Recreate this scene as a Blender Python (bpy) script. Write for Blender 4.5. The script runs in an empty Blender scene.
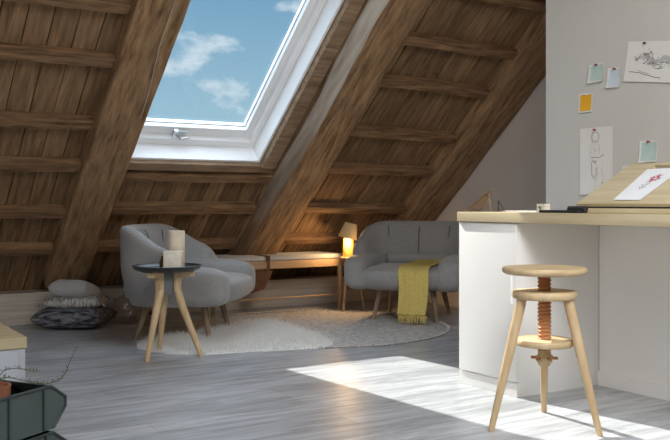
import bpy, bmesh, math, random
from mathutils import Vector, Matrix, noise
random.seed(7)
R = math.radians
scene = bpy.context.scene
COL = scene.collection

# ------------------------------------------------------------ camera
cam_d = bpy.data.cameras.new('camera'); cam = bpy.data.objects.new('camera', cam_d); COL.objects.link(cam)
cam_d.sensor_width = 36.0; cam_d.lens = 877/670*36.0
cam_d.shift_y = -(220-203)/670.0
cam.location = (0, 0, 0.95); cam.rotation_euler = (R(90), 0, R(-32.1))
cam_d.clip_start = 0.02
scene.camera = cam

# ------------------------------------------------------------ exposure
vs = scene.view_settings
vs.view_transform = 'Standard'; vs.look = 'None'; vs.gamma = 1.0; vs.use_curve_mapping = False
vs.exposure = 0.0
scene.cycles.max_bounces = 10
scene.cycles.diffuse_bounces = 6
scene.cycles.sample_clamp_indirect = 6.0
scene.cycles.use_denoising = True

# ------------------------------------------------------------ sky
SKY_STRENGTH = 1.2
world = bpy.data.worlds.new('sky'); scene.world = world; world.use_nodes = True
nt = world.node_tree; nt.nodes.clear()
wo = nt.nodes.new('ShaderNodeOutputWorld'); bg = nt.nodes.new('ShaderNodeBackground')
tc = nt.nodes.new('ShaderNodeTexCoord'); sep = nt.nodes.new('ShaderNodeSeparateXYZ')
ramp = nt.nodes.new('ShaderNodeValToRGB')
ramp.color_ramp.elements[0].position = 0.10; ramp.color_ramp.elements[0].color = (0.300, 0.475, 0.590, 1)
ramp.color_ramp.elements[1].position = 0.27; ramp.color_ramp.elements[1].color = (0.125, 0.290, 0.470, 1)
e = ramp.color_ramp.elements.new(0.45); e.color = (0.42, 0.49, 0.57, 1); e = ramp.color_ramp.elements.new(0.95); e.color = (0.40, 0.48, 0.58, 1)
mp = nt.nodes.new('ShaderNodeMapping'); mp.inputs['Scale'].default_value = (1.0, 1.0, 1.9); mp.inputs['Location'].default_value = (0.33, 0.2, 0.15); mp.inputs['Rotation'].default_value = (0, 0, R(3.3))
nz = nt.nodes.new('ShaderNodeTexNoise'); nz.inputs['Scale'].default_value = 11.0; nz.inputs['Detail'].default_value = 7; nz.inputs['Roughness'].default_value = 0.58
cr = nt.nodes.new('ShaderNodeValToRGB'); cr.color_ramp.elements[0].position = 0.565; cr.color_ramp.elements[1].position = 0.76
mx = nt.nodes.new('ShaderNodeMixRGB'); mx.inputs[2].default_value = (0.78, 0.82, 0.86, 1)
L = nt.links.new
L(tc.outputs['Generated'], sep.inputs[0]); L(sep.outputs[2], ramp.inputs[0])
L(tc.outputs['Generated'], mp.inputs[0]); L(mp.outputs[0], nz.inputs['Vector']); L(nz.outputs[0], cr.inputs[0])
hi = nt.nodes.new('ShaderNodeMapRange'); hi.inputs['From Min'].default_value = 0.30; hi.inputs['From Max'].default_value = 0.62; hi.inputs['To Min'].default_value = SKY_STRENGTH; hi.inputs['To Max'].default_value = SKY_STRENGTH*7.5
L(sep.outputs[2], hi.inputs[0]); L(hi.outputs[0], bg.inputs[1])
L(cr.outputs[0], mx.inputs[0]); L(ramp.outputs[0], mx.inputs[1]); L(mx.outputs[0], bg.inputs[0])
L(bg.outputs[0], wo.inputs[0])

# ------------------------------------------------------------ sun, and unseen fill lights added to brighten the room
SUN_DIR = Vector((0.16, -1.09, -1.0)).normalized()
sd = bpy.data.lights.new('sun', 'SUN'); sd.energy = 9.0; sd.angle = R(0.6); sd.color = (1.0, 0.955, 0.89)
sun = bpy.data.objects.new('sun', sd); COL.objects.link(sun); sun.rotation_euler = SUN_DIR.to_track_quat('-Z', 'Y').to_euler()

def area(name, loc, target, sx, sy, power, color):
    d = bpy.data.lights.new(name, 'AREA'); d.shape = 'RECTANGLE'; d.size = sx; d.size_y = sy; d.energy = power; d.color = color
    o = bpy.data.objects.new(name, d); COL.objects.link(o); o.location = loc
    o.rotation_euler = (Vector(target)-Vector(loc)).to_track_quat('-Z', 'Y').to_euler(); return o
area('rear_fill_light', (1.9, 0.75, 2.66), (3.4, 3.0, 0.9), 1.5, 1.2, 62, (1.0, 0.96, 0.91))  # added fill for the desk side, from an unseen opening
area('left_fill_light', (-2.52, 1.7, 1.25), (4.0, 3.9, 1.2), 1.5, 2.2, 42, (1.0, 0.965, 0.92))  # side fill added out of view, low on the left gable
area('rear_left_fill_light', (-0.6, 0.75, 2.70), (1.4, 4.6, 0.6), 1.3, 1.2, 9, (0.84, 0.92, 1.0))  # cool fill added to lift the left part of the floor

# ------------------------------------------------------------ mesh helpers
class MB:
    def __init__(s): s.v = []; s.f = []; s.m = []; s.mi = 0
    def add(s, vs_, fs, M=None):
        b = len(s.v)
        for p in vs_:
            p = Vector(p); s.v.append(tuple(M @ p) if M is not None else tuple(p))
        for f in fs: s.f.append(tuple(b+i for i in f)); s.m.append(s.mi)
    def box(s, x0, x1, y0, y1, z0, z1, M=None, b=0.0):
        if b <= 0:
            s.add([(x0,y0,z0),(x1,y0,z0),(x1,y1,z0),(x0,y1,z0),(x0,y0,z1),(x1,y0,z1),(x1,y1,z1),(x0,y1,z1)],
                  [(0,3,2,1),(4,5,6,7),(0,1,5,4),(1,2,6,5),(2,3,7,6),(3,0,4,7)], M)
        else:
            bm = bmesh.new(); bmesh.ops.create_cube(bm, size=1)
            for v in bm.verts: v.co = Vector(((x0+x1)/2+v.co.x*(x1-x0), (y0+y1)/2+v.co.y*(y1-y0), (z0+z1)/2+v.co.z*(z1-z0)))
            bmesh.ops.bevel(bm, geom=list(bm.edges), offset=b, segments=2, affect='EDGES', profile=0.6)
            s.bm(bm, M)
    def bm(s, bm, M=None):
        bm.verts.ensure_lookup_table(); bm.verts.index_update()
        s.add([v.co.copy() for v in bm.verts], [[v.index for v in f.verts] for f in bm.faces], M); bm.free()
    def tube(s, pts, rad, n=12, M=None, cap=True, flat=1.0):
        pts = [Vector(p) for p in pts]; k = len(pts)
        rr = rad if isinstance(rad, (list, tuple)) else [rad]*k
        vs_ = []; fs = []; up = None
        for i, p in enumerate(pts):
            t = (pts[min(i+1, k-1)]-pts[max(i-1, 0)]).normalized()
            if up is None:
                up = Vector((0,0,1)) if abs(t.z) < 0.9 else Vector((1,0,0))
            a = (up - t*up.dot(t)).normalized(); up = a; b = t.cross(a)
            for j in range(n):
                w = 2*math.pi*j/n; vs_.append(p + a*math.cos(w)*rr[i]*flat + b*math.sin(w)*rr[i])
        for i in range(k-1):
            for j in range(n):
                j2 = (j+1) % n; fs.append((i*n+j, i*n+j2, (i+1)*n+j2, (i+1)*n+j))
        if cap: fs.append(tuple(range(n))[::-1]); fs.append(tuple((k-1)*n+j for j in range(n)))
        s.add(vs_, fs, M)
    def lathe(s, prof, n=40, M=None, cap=True):
        vs_ = []; fs = []; k = len(prof)
        for r_, z in prof:
            for j in range(n):
                w = 2*math.pi*j/n; vs_.append((r_*math.cos(w), r_*math.sin(w), z))
        for i in range(k-1):
            for j in range(n):
                j2 = (j+1) % n; fs.append((i*n+j, i*n+j2, (i+1)*n+j2, (i+1)*n+j))
        if cap: fs.append(tuple(range(n))[::-1]); fs.append(tuple((k-1)*n+j for j in range(n)))
        s.add(vs_, fs, M)
    def superq(s, c, r_, e1=0.5, e2=0.5, nu=40, nv=24, M=None, fn=None):
        def pw(a, e_): return math.copysign(abs(a)**e_, a)
        vs_ = []; fs = []
        for i in range(nv+1):
            ph = -math.pi/2+math.pi*i/nv
            for j in range(nu):
                th = 2*math.pi*j/nu
                p = Vector((pw(math.cos(ph), e1)*pw(math.cos(th), e2), pw(math.cos(ph), e1)*pw(math.sin(th), e2), pw(math.sin(ph), e1)))
                if fn: p = fn(p)
                vs_.append((c[0]+p.x*r_[0], c[1]+p.y*r_[1], c[2]+p.z*r_[2]))
        for i in range(nv):
            for j in range(nu):
                j2 = (j+1) % nu; fs.append((i*nu+j, i*nu+j2, (i+1)*nu+j2, (i+1)*nu+j))
        s.add(vs_, fs, M)
    def prism(s, poly, z0, z1, M=None):
        n = len(poly)
        s.add([(x, y, z0) for x, y in poly]+[(x, y, z1) for x, y in poly],
              [tuple(range(n))[::-1], tuple(range(n, 2*n))]+[(i, (i+1) % n, n+(i+1) % n, n+i) for i in range(n)], M)
    def build(s, name, mat, parent=None, smooth=False, loc=None, rz=0.0, angle=None):
        me = bpy.data.meshes.new(name); me.from_pydata(s.v, [], s.f); me.update()
        bm = bmesh.new(); bm.from_mesh(me); bmesh.ops.remove_doubles(bm, verts=bm.verts, dist=1e-6)
        bmesh.ops.recalc_face_normals(bm, faces=bm.faces); bm.to_mesh(me); bm.free()
        for m in (mat if isinstance(mat, (list, tuple)) else [mat]): me.materials.append(m)
        if isinstance(mat, (list, tuple)) and len(me.polygons) == len(s.m):
            for p, k in zip(me.polygons, s.m): p.material_index = k
        if smooth or angle:
            for p in me.polygons: p.use_smooth = True
            if angle:
                me.set_sharp_from_angle(angle=R(angle))
        o = bpy.data.objects.new(name, me); COL.objects.link(o)
        if parent: o.parent = parent
        if loc is not None: o.location = loc
        o.rotation_euler.z = rz
        return o

def thing(name, label, cat, loc=(0,0,0), rz=0.0, group=None):
    o = bpy.data.objects.new(name, None); COL.objects.link(o); o.empty_display_size = 0.1
    o.location = loc; o.rotation_euler = (0, 0, rz); o['label'] = label; o['category'] = cat
    if group: o['group'] = group
    return o
def tag(o, label, cat, group=None):
    o['label'] = label; o['category'] = cat
    if group: o['group'] = group
    return o
def struct(o, label=None):
    o['kind'] = 'structure'
    if label: o['label'] = label
    return o
def subsurf(o, n=2):
    m = o.modifiers.new('sub', 'SUBSURF'); m.levels = n; m.render_levels = n; return o

# ------------------------------------------------------------ materials
def base(name, color, rough=0.6, spec=0.4, metal=0.0):
    m = bpy.data.materials.new(name); m.use_nodes = True
    b = m.node_tree.nodes['Principled BSDF']
    b.inputs['Base Color'].default_value = (*color, 1); b.inputs['Roughness'].default_value = rough
    b.inputs['Specular IOR Level'].default_value = spec; b.inputs['Metallic'].default_value = metal
    return m, m.node_tree, b
def noisy(name, c1, c2, scale=(5,5,5), nscale=4.0, detail=6, rough=0.7, bump=0.2, bdist=0.01, spec=0.3, lo=0.3, hi=0.7, metal=0.0, coord='Object', distort=0.0):
    m, t, b = base(name, c1, rough, spec, metal); N = t.nodes; K = t.links.new
    c = N.new('ShaderNodeTexCoord'); mp_ = N.new('ShaderNodeMapping'); mp_.inputs['Scale'].default_value = scale
    n = N.new('ShaderNodeTexNoise'); n.inputs['Scale'].default_value = nscale; n.inputs['Detail'].default_value = detail; n.inputs['Distortion'].default_value = distort
    r_ = N.new('ShaderNodeValToRGB'); r_.color_ramp.elements[0].position = lo; r_.color_ramp.elements[1].position = hi
    r_.color_ramp.elements[0].color = (*c1, 1); r_.color_ramp.elements[1].color = (*c2, 1)
    K(c.outputs[coord], mp_.inputs[0]); K(mp_.outputs[0], n.inputs['Vector']); K(n.outputs[0], r_.inputs[0]); K(r_.outputs[0], b.inputs['Base Color'])
    if bump:
        bp = N.new('ShaderNodeBump'); bp.inputs['Strength'].default_value = bump; bp.inputs['Distance'].default_value = bdist
        K(n.outputs[0], bp.inputs['Height']); K(bp.outputs[0], b.inputs['Normal'])
    return m
def rough_wood(name, c1, c2, c3, axis_scale, seed=0.0, plank=None, bump=0.6):
    """old hewn timber: stretched grain, blotches and knots; plank=(axis, width) gives every board a tone of its own"""
    m, t, b = base(name, c1, 0.8, 0.2); N = t.nodes; K = t.links.new
    c = N.new('ShaderNodeTexCoord'); mp_ = N.new('ShaderNodeMapping'); mp_.inputs['Scale'].default_value = axis_scale; mp_.inputs['Location'].default_value = (seed, seed*1.7, seed*0.6)
    mr0 = N.new('ShaderNodeMapping'); mr0.inputs['Rotation'].default_value = (math.atan(0.847), 0, 0); K(c.outputs['Object'], mr0.inputs[0])
    n1 = N.new('ShaderNodeTexNoise'); n1.inputs['Scale'].default_value = 3.0; n1.inputs['Detail'].default_value = 9; n1.inputs['Roughness'].default_value = 0.65
    n2 = N.new('ShaderNodeTexNoise'); n2.inputs['Scale'].default_value = 5.0; n2.inputs['Detail'].default_value = 5; n2.inputs['Roughness'].default_value = 0.6
    K(mr0.outputs[0], mp_.inputs[0]); K(mp_.outputs[0], n1.inputs['Vector']); ms_ = N.new('ShaderNodeMapping'); ms_.inputs['Scale'].default_value = tuple(0.35+0.12*a_ for a_ in axis_scale); K(mr0.outputs[0], ms_.inputs[0]); K(ms_.outputs[0], n2.inputs['Vector'])
    r1 = N.new('ShaderNodeValToRGB'); r1.color_ramp.elements[0].position = 0.33; r1.color_ramp.elements[1].position = 0.68
    r1.color_ramp.elements[0].color = (*c1, 1); r1.color_ramp.elements[1].color = (*c2, 1)
    r2 = N.new('ShaderNodeValToRGB'); r2.color_ramp.elements[0].position = 0.38; r2.color_ramp.elements[1].position = 0.66
    mix = N.new('ShaderNodeMixRGB'); mix.inputs[2].default_value = (*c3, 1)
    K(n1.outputs[0], r1.inputs[0]); K(n2.outputs[0], r2.inputs[0]); K(r1.outputs[0], mix.inputs[1])
    ml = N.new('ShaderNodeMath'); ml.operation = 'MULTIPLY'; ml.inputs[1].default_value = 0.45; K(r2.outputs[0], ml.inputs[0]); K(ml.outputs[0], mix.inputs[0])
    out = mix.outputs[0]
    if plank:
        sp = N.new('ShaderNodeSeparateXYZ'); K(c.outputs['Object'], sp.inputs[0])
        dv = N.new('ShaderNodeMath'); dv.operation = 'DIVIDE'; dv.inputs[1].default_value = plank[1]; K(sp.outputs[plank[0]], dv.inputs[0])
        fl = N.new('ShaderNodeMath'); fl.operation = 'FLOOR'; K(dv.outputs[0], fl.inputs[0])
        wn = N.new('ShaderNodeTexWhiteNoise'); wn.noise_dimensions = '1D'; K(fl.outputs[0], wn.inputs['W'])
        mr = N.new('ShaderNodeMapRange'); mr.inputs['To Min'].default_value = 0.68; mr.inputs['To Max'].default_value = 1.28; K(wn.outputs[0], mr.inputs[0])
        hv = N.new('ShaderNodeHueSaturation'); K(mr.outputs[0], hv.inputs['Value']); K(out, hv.inputs['Color']); out = hv.outputs[0]
        # knots
        vo = N.new('ShaderNodeTexVoronoi'); vo.inputs['Scale'].default_value = 3.3; vo.inputs['Randomness'].default_value = 1.0
        K(c.outputs['Object'], vo.inputs['Vector'])
        kr = N.new('ShaderNodeValToRGB'); kr.color_ramp.elements[0].position = 0.03; kr.color_ramp.elements[1].position = 0.075
        kr.color_ramp.elements[0].color = (0.4, 0.35, 0.33, 1); kr.color_ramp.elements[1].color = (1, 1, 1, 1); K(vo.outputs['Distance'], kr.inputs[0])
        mk = N.new('ShaderNodeMixRGB'); mk.blend_type = 'MULTIPLY'; mk.inputs[0].default_value = 1; K(out, mk.inputs[1]); K(kr.outputs[0], mk.inputs[2]); out = mk.outputs[0]
    K(out, b.inputs['Base Color'])
    ad = N.new('ShaderNodeMath'); ad.operation = 'ADD'; K(n1.outputs[0], ad.inputs[0]); K(n2.outputs[0], ad.inputs[1])
    bp = N.new('ShaderNodeBump'); bp.inputs['Strength'].default_value = bump; bp.inputs['Distance'].default_value = 0.015
    K(ad.outputs[0], bp.inputs['Height']); K(bp.outputs[0], b.inputs['Normal'])
    return m

M = {}
M['rafter'] = rough_wood('old_rafter_wood', (0.125, 0.068, 0.032), (0.500, 0.310, 0.165), (0.300, 0.195, 0.115), (9, 1.3, 9), 3.1)
M['batten'] = rough_wood('old_batten_wood', (0.095, 0.050, 0.025), (0.400, 0.240, 0.125), (0.215, 0.135, 0.078), (1.2, 11, 11), 5.3)
M['board'] = rough_wood('old_roof_board_wood', (0.125, 0.070, 0.034), (0.390, 0.245, 0.130), (0.215, 0.138, 0.078), (11, 1.0, 1.0), 1.3, plank=(0, 0.148), bump=0.35)
M['gap'] = base('dark_gap', (0.008, 0.006, 0.005), 1.0, 0.0)[0]
m, t, b = base('painted_lit_edge_wood', (0.4, 0.35, 0.3), 0.75, 0.25); N = t.nodes; K = t.links.new  # skylight glow painted into the chamfer colour, paler higher up
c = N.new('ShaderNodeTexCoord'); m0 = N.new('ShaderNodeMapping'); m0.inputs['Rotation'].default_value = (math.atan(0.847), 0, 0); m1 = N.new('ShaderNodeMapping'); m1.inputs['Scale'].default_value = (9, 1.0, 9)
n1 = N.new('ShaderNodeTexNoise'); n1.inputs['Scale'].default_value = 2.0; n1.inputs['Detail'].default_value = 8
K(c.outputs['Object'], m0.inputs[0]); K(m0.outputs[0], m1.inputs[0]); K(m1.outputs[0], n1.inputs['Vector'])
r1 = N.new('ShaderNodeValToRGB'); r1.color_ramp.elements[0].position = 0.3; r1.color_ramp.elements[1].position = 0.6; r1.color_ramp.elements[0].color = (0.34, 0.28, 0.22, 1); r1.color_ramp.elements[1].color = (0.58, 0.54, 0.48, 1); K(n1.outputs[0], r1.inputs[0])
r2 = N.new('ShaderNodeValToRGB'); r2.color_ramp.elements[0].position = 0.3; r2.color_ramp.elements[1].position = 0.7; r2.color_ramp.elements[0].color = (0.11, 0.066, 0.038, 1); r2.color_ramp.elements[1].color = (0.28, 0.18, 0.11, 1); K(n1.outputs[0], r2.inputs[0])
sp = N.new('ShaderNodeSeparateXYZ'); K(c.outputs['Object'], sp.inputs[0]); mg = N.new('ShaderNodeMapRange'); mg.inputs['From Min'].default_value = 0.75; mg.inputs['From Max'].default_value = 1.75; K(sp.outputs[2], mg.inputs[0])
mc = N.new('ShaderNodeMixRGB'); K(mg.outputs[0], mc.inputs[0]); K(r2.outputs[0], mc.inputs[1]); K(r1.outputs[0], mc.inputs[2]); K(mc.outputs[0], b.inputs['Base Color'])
bp = N.new('ShaderNodeBump'); bp.inputs['Strength'].default_value = 0.4; bp.inputs['Distance'].default_value = 0.01; K(n1.outputs[0], bp.inputs['Height']); K(bp.outputs[0], b.inputs['Normal']); M['lit_edge'] = m
M['header'] = rough_wood('grey_trimmer_wood', (0.17, 0.105, 0.06), (0.42, 0.29, 0.185), (0.26, 0.19, 0.135), (1.2, 8, 8), 2.0)
M['plaster'] = noisy('warm_grey_plaster', (0.74, 0.68, 0.63), (0.78, 0.72, 0.67), (1,1,1), 3, rough=0.85, bump=0.05)
M['knee'] = noisy('limewashed_wood_wall', (0.46, 0.40, 0.33), (0.62, 0.55, 0.465), (0.8, 1, 14), 3, rough=0.8, bump=0.2)
M['white'] = noisy('white_lacquer', (0.86, 0.845, 0.82), (0.89, 0.875, 0.85), (1,1,1), 2, rough=0.42, bump=0.0, spec=0.4)
M['greywhite'] = noisy('light_grey_lacquer', (0.34, 0.35, 0.365), (0.38, 0.39, 0.405), (1,1,1), 2, rough=0.5, bump=0.0)
M['winwhite'] = noisy('white_window_paint', (0.87, 0.87, 0.87), (0.91, 0.91, 0.91), (1,1,1), 3, rough=0.35, bump=0.0, spec=0.5)
M['chrome'] = noisy('brushed_steel', (0.55, 0.56, 0.57), (0.68, 0.69, 0.70), (1,1,1), 20, rough=0.3, bump=0.0, metal=1.0)
M['pale'] = noisy('pale_ash_wood', (0.54, 0.39, 0.215), (0.68, 0.52, 0.31), (2, 14, 14), 2.2, rough=0.5, bump=0.05, bdist=0.002)
M['cabtop'] = noisy('muted_oak_top', (0.34, 0.27, 0.155), (0.43, 0.35, 0.215), (2, 14, 14), 2.2, rough=0.5, bump=0.05, bdist=0.002)
M['paleleg'] = noisy('pale_ash_leg', (0.52, 0.36, 0.195), (0.66, 0.485, 0.285), (16, 16, 2), 2.2, rough=0.5, bump=0.05, bdist=0.002)
M['worktop'] = noisy('light_oak_worktop', (0.50, 0.41, 0.25), (0.64, 0.545, 0.365), (14, 1.2, 14), 2.0, rough=0.45, bump=0.04, bdist=0.002)
M['brownleg'] = noisy('greyed_oak_leg', (0.22, 0.155, 0.10), (0.33, 0.24, 0.16), (16, 16, 2), 2.2, rough=0.55, bump=0.05, bdist=0.002)
M['darkwood'] = noisy('dark_brown_wood', (0.13, 0.085, 0.055), (0.20, 0.14, 0.09), (12, 2, 12), 3, rough=0.6, bump=0.05)
M['benchwood'] = noisy('honey_bench_wood', (0.42, 0.27, 0.15), (0.55, 0.37, 0.22), (2, 14, 14), 2.2, rough=0.5, bump=0.05, bdist=0.002)
M['screw'] = noisy('red_brown_screw_wood', (0.36, 0.15, 0.06), (0.50, 0.23, 0.10), (3,3,3), 4, rough=0.45, bump=0.0)
M['black'] = noisy('black_lacquer', (0.018, 0.019, 0.021), (0.028, 0.029, 0.031), (1,1,1), 5, rough=0.35, bump=0.0, spec=0.5)
M['plate'] = noisy('grey_steel_plate', (0.12, 0.125, 0.13), (0.16, 0.165, 0.17), (1,1,1), 5, rough=0.5, bump=0.0)
M['candle'] = noisy('cream_wax', (0.66, 0.56, 0.42), (0.80, 0.71, 0.57), (4,4,4), 3, rough=0.5, bump=0.05)
M['cubecandle'] = noisy('pale_wax', (0.74, 0.66, 0.54), (0.90, 0.84, 0.74), (8,8,8), 3, rough=0.5, bump=0.05)
M['leather'] = noisy('brown_leather', (0.10, 0.045, 0.022), (0.17, 0.08, 0.04), (4,4,4), 6, rough=0.5, bump=0.1)
M['green'] = noisy('dark_green_metal', (0.042, 0.058, 0.052), (0.058, 0.076, 0.069), (1,1,1), 5, rough=0.42, bump=0.02, spec=0.5)
M['greendark'] = noisy('darker_green_metal', (0.020, 0.026, 0.024), (0.03, 0.038, 0.035), (1,1,1), 5, rough=0.4, bump=0.02, spec=0.5)
M['terra'] = noisy('terracotta', (0.24, 0.085, 0.045), (0.32, 0.125, 0.07), (3,3,3), 5, rough=0.8, bump=0.1)
M['soil'] = noisy('dark_soil', (0.02, 0.014, 0.01), (0.06, 0.04, 0.03), (1,1,1), 60, rough=1, bump=0.8)
M['leaf'] = noisy('grey_green_leaf', (0.07, 0.12, 0.05), (0.15, 0.21, 0.10), (1,1,1), 30, rough=0.6, bump=0.0)
M['stem'] = noisy('brown_green_stem', (0.09, 0.09, 0.045), (0.14, 0.12, 0.07), (1,1,1), 30, rough=0.7, bump=0.0)
M['paper'] = noisy('white_paper', (0.76, 0.75, 0.73), (0.80, 0.79, 0.77), (1,1,1), 8, rough=0.9, bump=0.0, spec=0.1)
M['coolpaper'] = noisy('cool_white_paper', (0.78, 0.80, 0.83), (0.82, 0.84, 0.86), (1,1,1), 8, rough=0.9, bump=0.0, spec=0.1)
M['tealpaper'] = noisy('pale_teal_paper', (0.44, 0.60, 0.56), (0.54, 0.67, 0.64), (1,1,1), 8, rough=0.9, bump=0.0, spec=0.1)
M['bluepaper'] = noisy('pale_blue_paper', (0.56, 0.66, 0.73), (0.64, 0.72, 0.78), (1,1,1), 8, rough=0.9, bump=0.0, spec=0.1)
M['orangepaper'] = noisy('orange_paper', (0.80, 0.42, 0.03), (0.88, 0.48, 0.05), (1,1,1), 8, rough=0.9, bump=0.0, spec=0.1)
M['graphite'] = base('graphite', (0.16, 0.16, 0.165), 0.8, 0.2)[0]
M['graphlight'] = base('light_graphite', (0.40, 0.40, 0.40), 0.8, 0.2)[0]
M['redpin'] = base('red_plastic', (0.35, 0.02, 0.03), 0.3, 0.5)[0]
M['darkpin'] = base('dark_plastic', (0.05, 0.01, 0.02), 0.3, 0.5)[0]
M['petal'] = base('dusty_red_ink', (0.50, 0.10, 0.16), 0.8, 0.2)[0]
M['greenink'] = base('green_ink', (0.20, 0.33, 0.12), 0.8, 0.2)[0]

def fabric(name, c1, c2, nscale=140, bump=0.3, sheen=0.3):
    m = noisy(name, c1, c2, (1,1,1), nscale, detail=3, rough=0.95, bump=bump, bdist=0.003, spec=0.15)
    m.node_tree.nodes['Principled BSDF'].inputs['Sheen Weight'].default_value = sheen
    return m
M['greyfab'] = fabric('grey_wool_fabric', (0.25, 0.245, 0.24), (0.36, 0.355, 0.345))
M['seam'] = fabric('dark_grey_seam', (0.10, 0.095, 0.09), (0.15, 0.14, 0.135))
M['cushfab'] = fabric('light_bench_fabric', (0.42, 0.41, 0.40), (0.52, 0.51, 0.49))
M['pillowlight'] = fabric('light_grey_linen', (0.36, 0.355, 0.35), (0.45, 0.44, 0.43), 90)
M['pillowmid'] = noisy('patterned_pillow_cloth', (0.20, 0.19, 0.18), (0.50, 0.48, 0.45), (30, 8, 8), 2.0, rough=0.95, bump=0.4, bdist=0.005, spec=0.1, lo=0.42, hi=0.58, distort=1.0)
M['pillowdark'] = noisy('dark_striped_knit', (0.035, 0.037, 0.045), (0.22, 0.22, 0.24), (8, 40, 30), 1.6, rough=0.95, bump=0.6, bdist=0.008, spec=0.1, lo=0.40, hi=0.62, distort=0.6)
M['throw'] = noisy('mustard_wool', (0.55, 0.42, 0.10), (0.74, 0.60, 0.22), (60, 60, 25), 2.5, rough=0.95, bump=0.5, bdist=0.004, spec=0.1)
M['rug'] = noisy('grey_woven_rug', (0.36, 0.34, 0.32), (0.64, 0.615, 0.585), (1,1,1), 26, detail=8, rough=1, bump=1.0, bdist=0.02, spec=0.05)
M['rugedge'] = noisy('pale_braided_edge', (0.42, 0.385, 0.35), (0.66, 0.62, 0.57), (1,1,1), 45, rough=1, bump=0.8, bdist=0.01, spec=0.05)
M['fur'] = noisy('cream_sheepskin', (0.80, 0.78, 0.74), (0.90, 0.885, 0.85), (1,1,1), 40, rough=1, bump=1.0, bdist=0.02, spec=0.05)

def glassy(name, color, rough=0.02, trans=1.0, alpha=1.0):
    m, t, b = base(name, color, rough, 0.5); b.inputs['Transmission Weight'].default_value = trans; b.inputs['IOR'].default_value = 1.45; return m
# thin window pane: mostly clear, lets sunlight straight through, mirror reflection by Fresnel
m = bpy.data.materials.new('window_glass'); m.use_nodes = True; t = m.node_tree; t.nodes.clear()
o_ = t.nodes.new('ShaderNodeOutputMaterial'); tr = t.nodes.new('ShaderNodeBsdfTransparent'); gl = t.nodes.new('ShaderNodeBsdfGlossy'); mxs = t.nodes.new('ShaderNodeMixShader'); fr = t.nodes.new('ShaderNodeLayerWeight'); pw_ = t.nodes.new('ShaderNodeMath'); pw_.operation = 'POWER'; pw_.inputs[1].default_value = 5; ma_ = t.nodes.new('ShaderNodeMath'); ma_.operation = 'MULTIPLY_ADD'; ma_.inputs[1].default_value = 0.6; ma_.inputs[2].default_value = 0.03
t.links.new(fr.outputs['Facing'], pw_.inputs[0]); t.links.new(pw_.outputs[0], ma_.inputs[0]); gl.inputs['Roughness'].default_value = 0.02; tr.inputs[0].default_value = (0.96, 0.98, 0.98, 1)
t.links.new(ma_.outputs[0], mxs.inputs[0]); t.links.new(tr.outputs[0], mxs.inputs[1]); t.links.new(gl.outputs[0], mxs.inputs[2]); t.links.new(mxs.outputs[0], o_.inputs[0]); M['pane'] = m
def thin_glass(name, tint):
    m = bpy.data.materials.new(name); m.use_nodes = True; t = m.node_tree; t.nodes.clear(); K = t.links.new
    o_ = t.nodes.new('ShaderNodeOutputMaterial'); tr = t.nodes.new('ShaderNodeBsdfTransparent'); gl = t.nodes.new('ShaderNodeBsdfGlossy'); ms = t.nodes.new('ShaderNodeMixShader')
    lw = t.nodes.new('ShaderNodeLayerWeight'); pw_ = t.nodes.new('ShaderNodeMath'); pw_.operation = 'POWER'; pw_.inputs[1].default_value = 3; ma_ = t.nodes.new('ShaderNodeMath'); ma_.operation = 'MULTIPLY_ADD'; ma_.inputs[1].default_value = 0.55; ma_.inputs[2].default_value = 0.06
    nz_ = t.nodes.new('ShaderNodeTexNoise'); nz_.inputs['Scale'].default_value = 6; rp = t.nodes.new('ShaderNodeValToRGB'); rp.color_ramp.elements[0].color = (*[c*0.93 for c in tint], 1); rp.color_ramp.elements[1].color = (*tint, 1)
    K(nz_.outputs[0], rp.inputs[0]); K(rp.outputs[0], tr.inputs[0]); gl.inputs['Roughness'].default_value = 0.05; gl.inputs['Color'].default_value = (0.9, 0.8, 0.78, 1)
    K(lw.outputs['Facing'], pw_.inputs[0]); K(pw_.outputs[0], ma_.inputs[0]); K(ma_.outputs[0], ms.inputs[0]); K(tr.outputs[0], ms.inputs[1]); K(gl.outputs[0], ms.inputs[2]); K(ms.outputs[0], o_.inputs[0]); return m
M['smokeglass'] = thin_glass('pink_brown_glass', (0.96, 0.91, 0.90))
M['oliveglass'] = thin_glass('olive_glass', (0.85, 0.82, 0.70))

# pin wall: satin painted board
M['pinwall'] = noisy('satin_grey_paint', (0.62, 0.61, 0.58), (0.64, 0.63, 0.60), (1,1,1), 2, rough=0.32, bump=0.0, spec=0.45)

# whitewashed floor planks running along X
m, t, b = base('whitewashed_floor', (0.6,0.6,0.6), 0.32, 0.45); N = t.nodes; K = t.links.new
c = N.new('ShaderNodeTexCoord'); br = N.new('ShaderNodeTexBrick')
br.inputs['Scale'].default_value = 1.0; br.inputs['Brick Width'].default_value = 2.1; br.inputs['Row Height'].default_value = 0.165
br.inputs['Mortar Size'].default_value = 0.0022; br.inputs['Mortar Smooth'].default_value = 0.3; br.offset = 0.37; br.offset_frequency = 3
br.inputs['Color1'].default_value = (0.39, 0.40, 0.415, 1); br.inputs['Color2'].default_value = (0.525, 0.535, 0.55, 1); br.inputs['Mortar'].default_value = (0.36, 0.35, 0.34, 1); br.inputs['Bias'].default_value = 0.0
K(c.outputs['Object'], br.inputs['Vector'])
mp_ = N.new('ShaderNodeMapping'); mp_.inputs['Scale'].default_value = (1.1, 9, 1); n1 = N.new('ShaderNodeTexNoise'); n1.inputs['Scale'].default_value = 2.2; n1.inputs['Detail'].default_value = 10; n1.inputs['Roughness'].default_value = 0.68; n1.inputs['Distortion'].default_value = 0.5
K(c.outputs['Object'], mp_.inputs[0]); K(mp_.outputs[0], n1.inputs['Vector'])
r1 = N.new('ShaderNodeValToRGB'); r1.color_ramp.elements[0].position = 0.34; r1.color_ramp.elements[1].position = 0.60
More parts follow.
